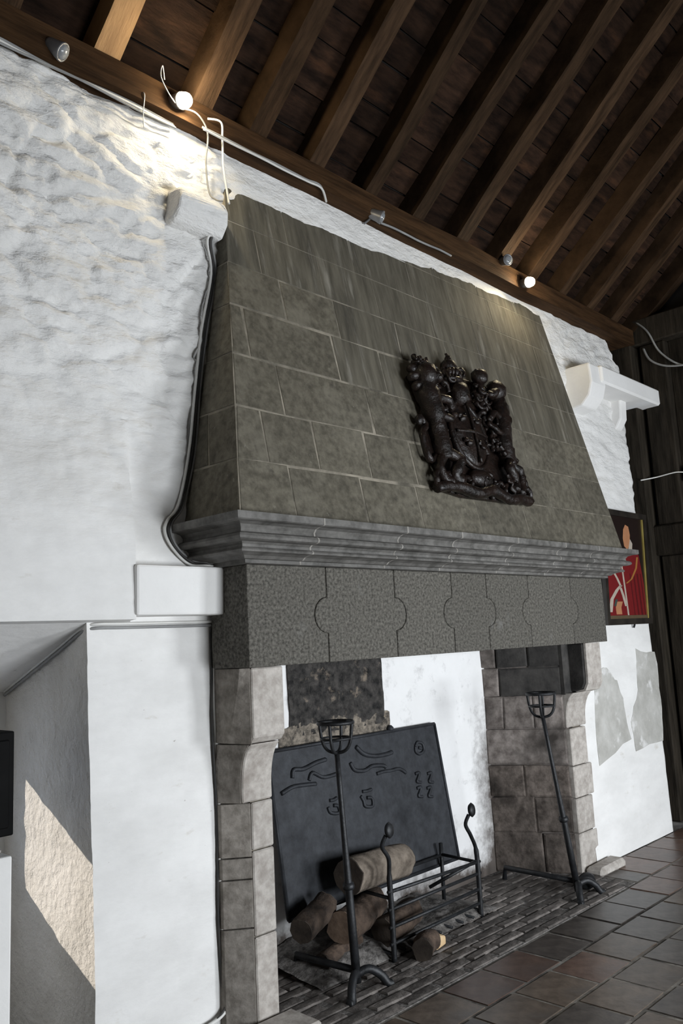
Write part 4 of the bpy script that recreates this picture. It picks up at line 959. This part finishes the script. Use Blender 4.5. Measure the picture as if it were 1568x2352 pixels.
cable([(1.92, 2.99, 4.13), (1.93, 2.96, 4.12), (1.935, 2.98, 4.04), (1.95, 3.0, 3.98)], 0.0025, 'cable_white', 'thin loose wire hanging left of the glaring lamp')
# run down the side of the hood, round the shelf and lintel stone, into the recess and down to the floor
def hood_run(off, d):
    P = [(2.37 + off * .2, 2.98, 3.62), (2.33 + off, 3.02, 3.56)]
    for z in (3.40, 3.1, 2.8, 2.5, 2.25): P.append((hood_l(z) - 0.022 + off - 0.010 * math.sin(z * 9) * d, wy(hood_l(z) - 0.03 + off, z, 0.016), z))
    P += [(2.10 + off, wy(2.08, 2.16, .018), 2.165), (2.088 + off, wy(2.06, 2.12, .018), 2.11), (2.13 + off, wy(2.1, 2.05, .018), 2.04), (2.215 + off, wy(2.18, 1.99, .018), 1.985 + off * .5)]
    P += [(2.26, 3.0, 1.972 + off * .3), (2.335, 2.975, 1.968 + off * .3), (2.385 + off * .3, 2.965, 1.945), (2.392 + off * .3, 2.965, 1.85), (2.386 + off * .3, 2.965, 1.76), (2.36, 3.0, 1.735)]
    return P
for i, (o, mt, lb) in enumerate(((0.0, 'cable_dark', 'dark cable hugging the left side of the stone hood'), (-0.018, 'cable_white', 'pale cable running down the wall beside the stone hood'), (0.012, 'cable_grey', 'grey cable in the joint between hood side and white wall'))):
    pts = hood_run(o, 1 + i * .4); cable(pts, 0.0065, mt, lb)
for i, (o, mt, lb) in enumerate(((0.0, 'cable_white', 'white cable running down the pillar edge beside the left jamb'), (-0.014, 'cable_dark', 'thin dark cable running down the pillar edge beside the left jamb'))):
    pts = [(2.355 + o, 3.03, 1.73)] + [(2.322 + 0.016 * (1.7 - z) / 1.7 + o + 0.006 * math.sin(z * 8 + i), wy(2.315, z, 0.009), z) for z in (1.69, 1.5, 1.3, 1.1, 0.9, 0.7, 0.5, 0.3, 0.16)] + [(2.345 + o, 3.055, 0.1), (2.29 + o, 3.05, 0.06), (2.15, 3.04, 0.05)]
    cable(pts, 0.0055 if i else 0.008, mt, lb)
for i, (o, mt, lb) in enumerate(((0.0, 'cable_white', 'white cable along the recess lintel and its sloping soffit edge'), (-0.016, 'cable_grey', 'grey cable under the white one along the recess lintel'))):
    pts = [(x, wy(x, 1.70, 0.010), 1.718 + o) for x in (2.34, 2.2, 2.0, 1.85, 1.74)] + [(1.708, y, soffit_z(y) - 0.004 + o) for y in (3.12, 3.3, 3.5, 3.7, 3.84)]
    cable(pts, 0.0065, mt, lb)
# wires on the timber partition
cable([(7.07, 3.0, 4.36), (7.04, 2.86, 4.20), (7.05, 2.78, 4.0), (7.05, 2.66, 3.86), (7.10, 2.56, 3.80), (7.175, 2.50, 3.74)], 0.009, 'cable_grey', 'curling grey cable high on the dark timber partition')
cable([(7.07, 2.92, 4.06), (7.05, 2.86, 3.93), (7.05, 2.72, 3.84), (7.05, 2.5, 3.80), (7.08, 2.2, 3.78), (7.175, 2.0, 3.80)], 0.010, 'cable_grey', 'sagging grey cable crossing the top of the dark timber partition')
cable([(6.95, 3.02, 2.86), (7.07, 2.93, 2.885), (7.08, 2.76, 2.90), (7.10, 2.66, 2.88)], 0.006, 'cable_white', 'thin white wire crossing the timber post above the picture')
jb = bmesh.new(); bx(jb, 7.09, 7.17, 2.60, 2.68, 2.80, 2.92); bevel(tag(obj('junction_box', jb, M['lamp_grey']), 'small grey junction box on the dark timber partition', 'box'), 0.01, 2)

# ---------------------------------------------------------------- things in the recess at the left edge
bm = bmesh.new(); bx(bm, 1.24, 1.444, 3.16, 3.36, 0.0, 0.875)
tag(bevel(obj('plinth', bm, M['plaster_smooth']), 0.008, 2), 'white square plinth standing in the wall recess', 'plinth')
bxs = tag(empty('display_box', (1.35, 3.26, 0.876)), 'black upright box on a glass foot on the white plinth', 'box')
bm = bmesh.new(); lathe(bm, [(0, 0.0), (0.085, 0.0), (0.09, 0.012), (0.06, 0.03), (0.075, 0.05), (0.085, 0.066), (0, 0.068)], (1.345, 3.255, 0.876), (0, 0, 1), 20); obj('glass_foot', bm, M['lamp_glass'], bxs, True)
bm = bmesh.new(); bx(bm, 1.22, 1.452, 3.17, 3.36, 0.945, 1.325); bevel(obj('case', bm, M['black_box'], bxs), 0.006, 2)
bm = bmesh.new(); bx(bm, 1.245, 1.43, 3.160, 3.171, 0.975, 1.295); bevel(obj('front_panel', bm, M['black_box'], bxs), 0.004)
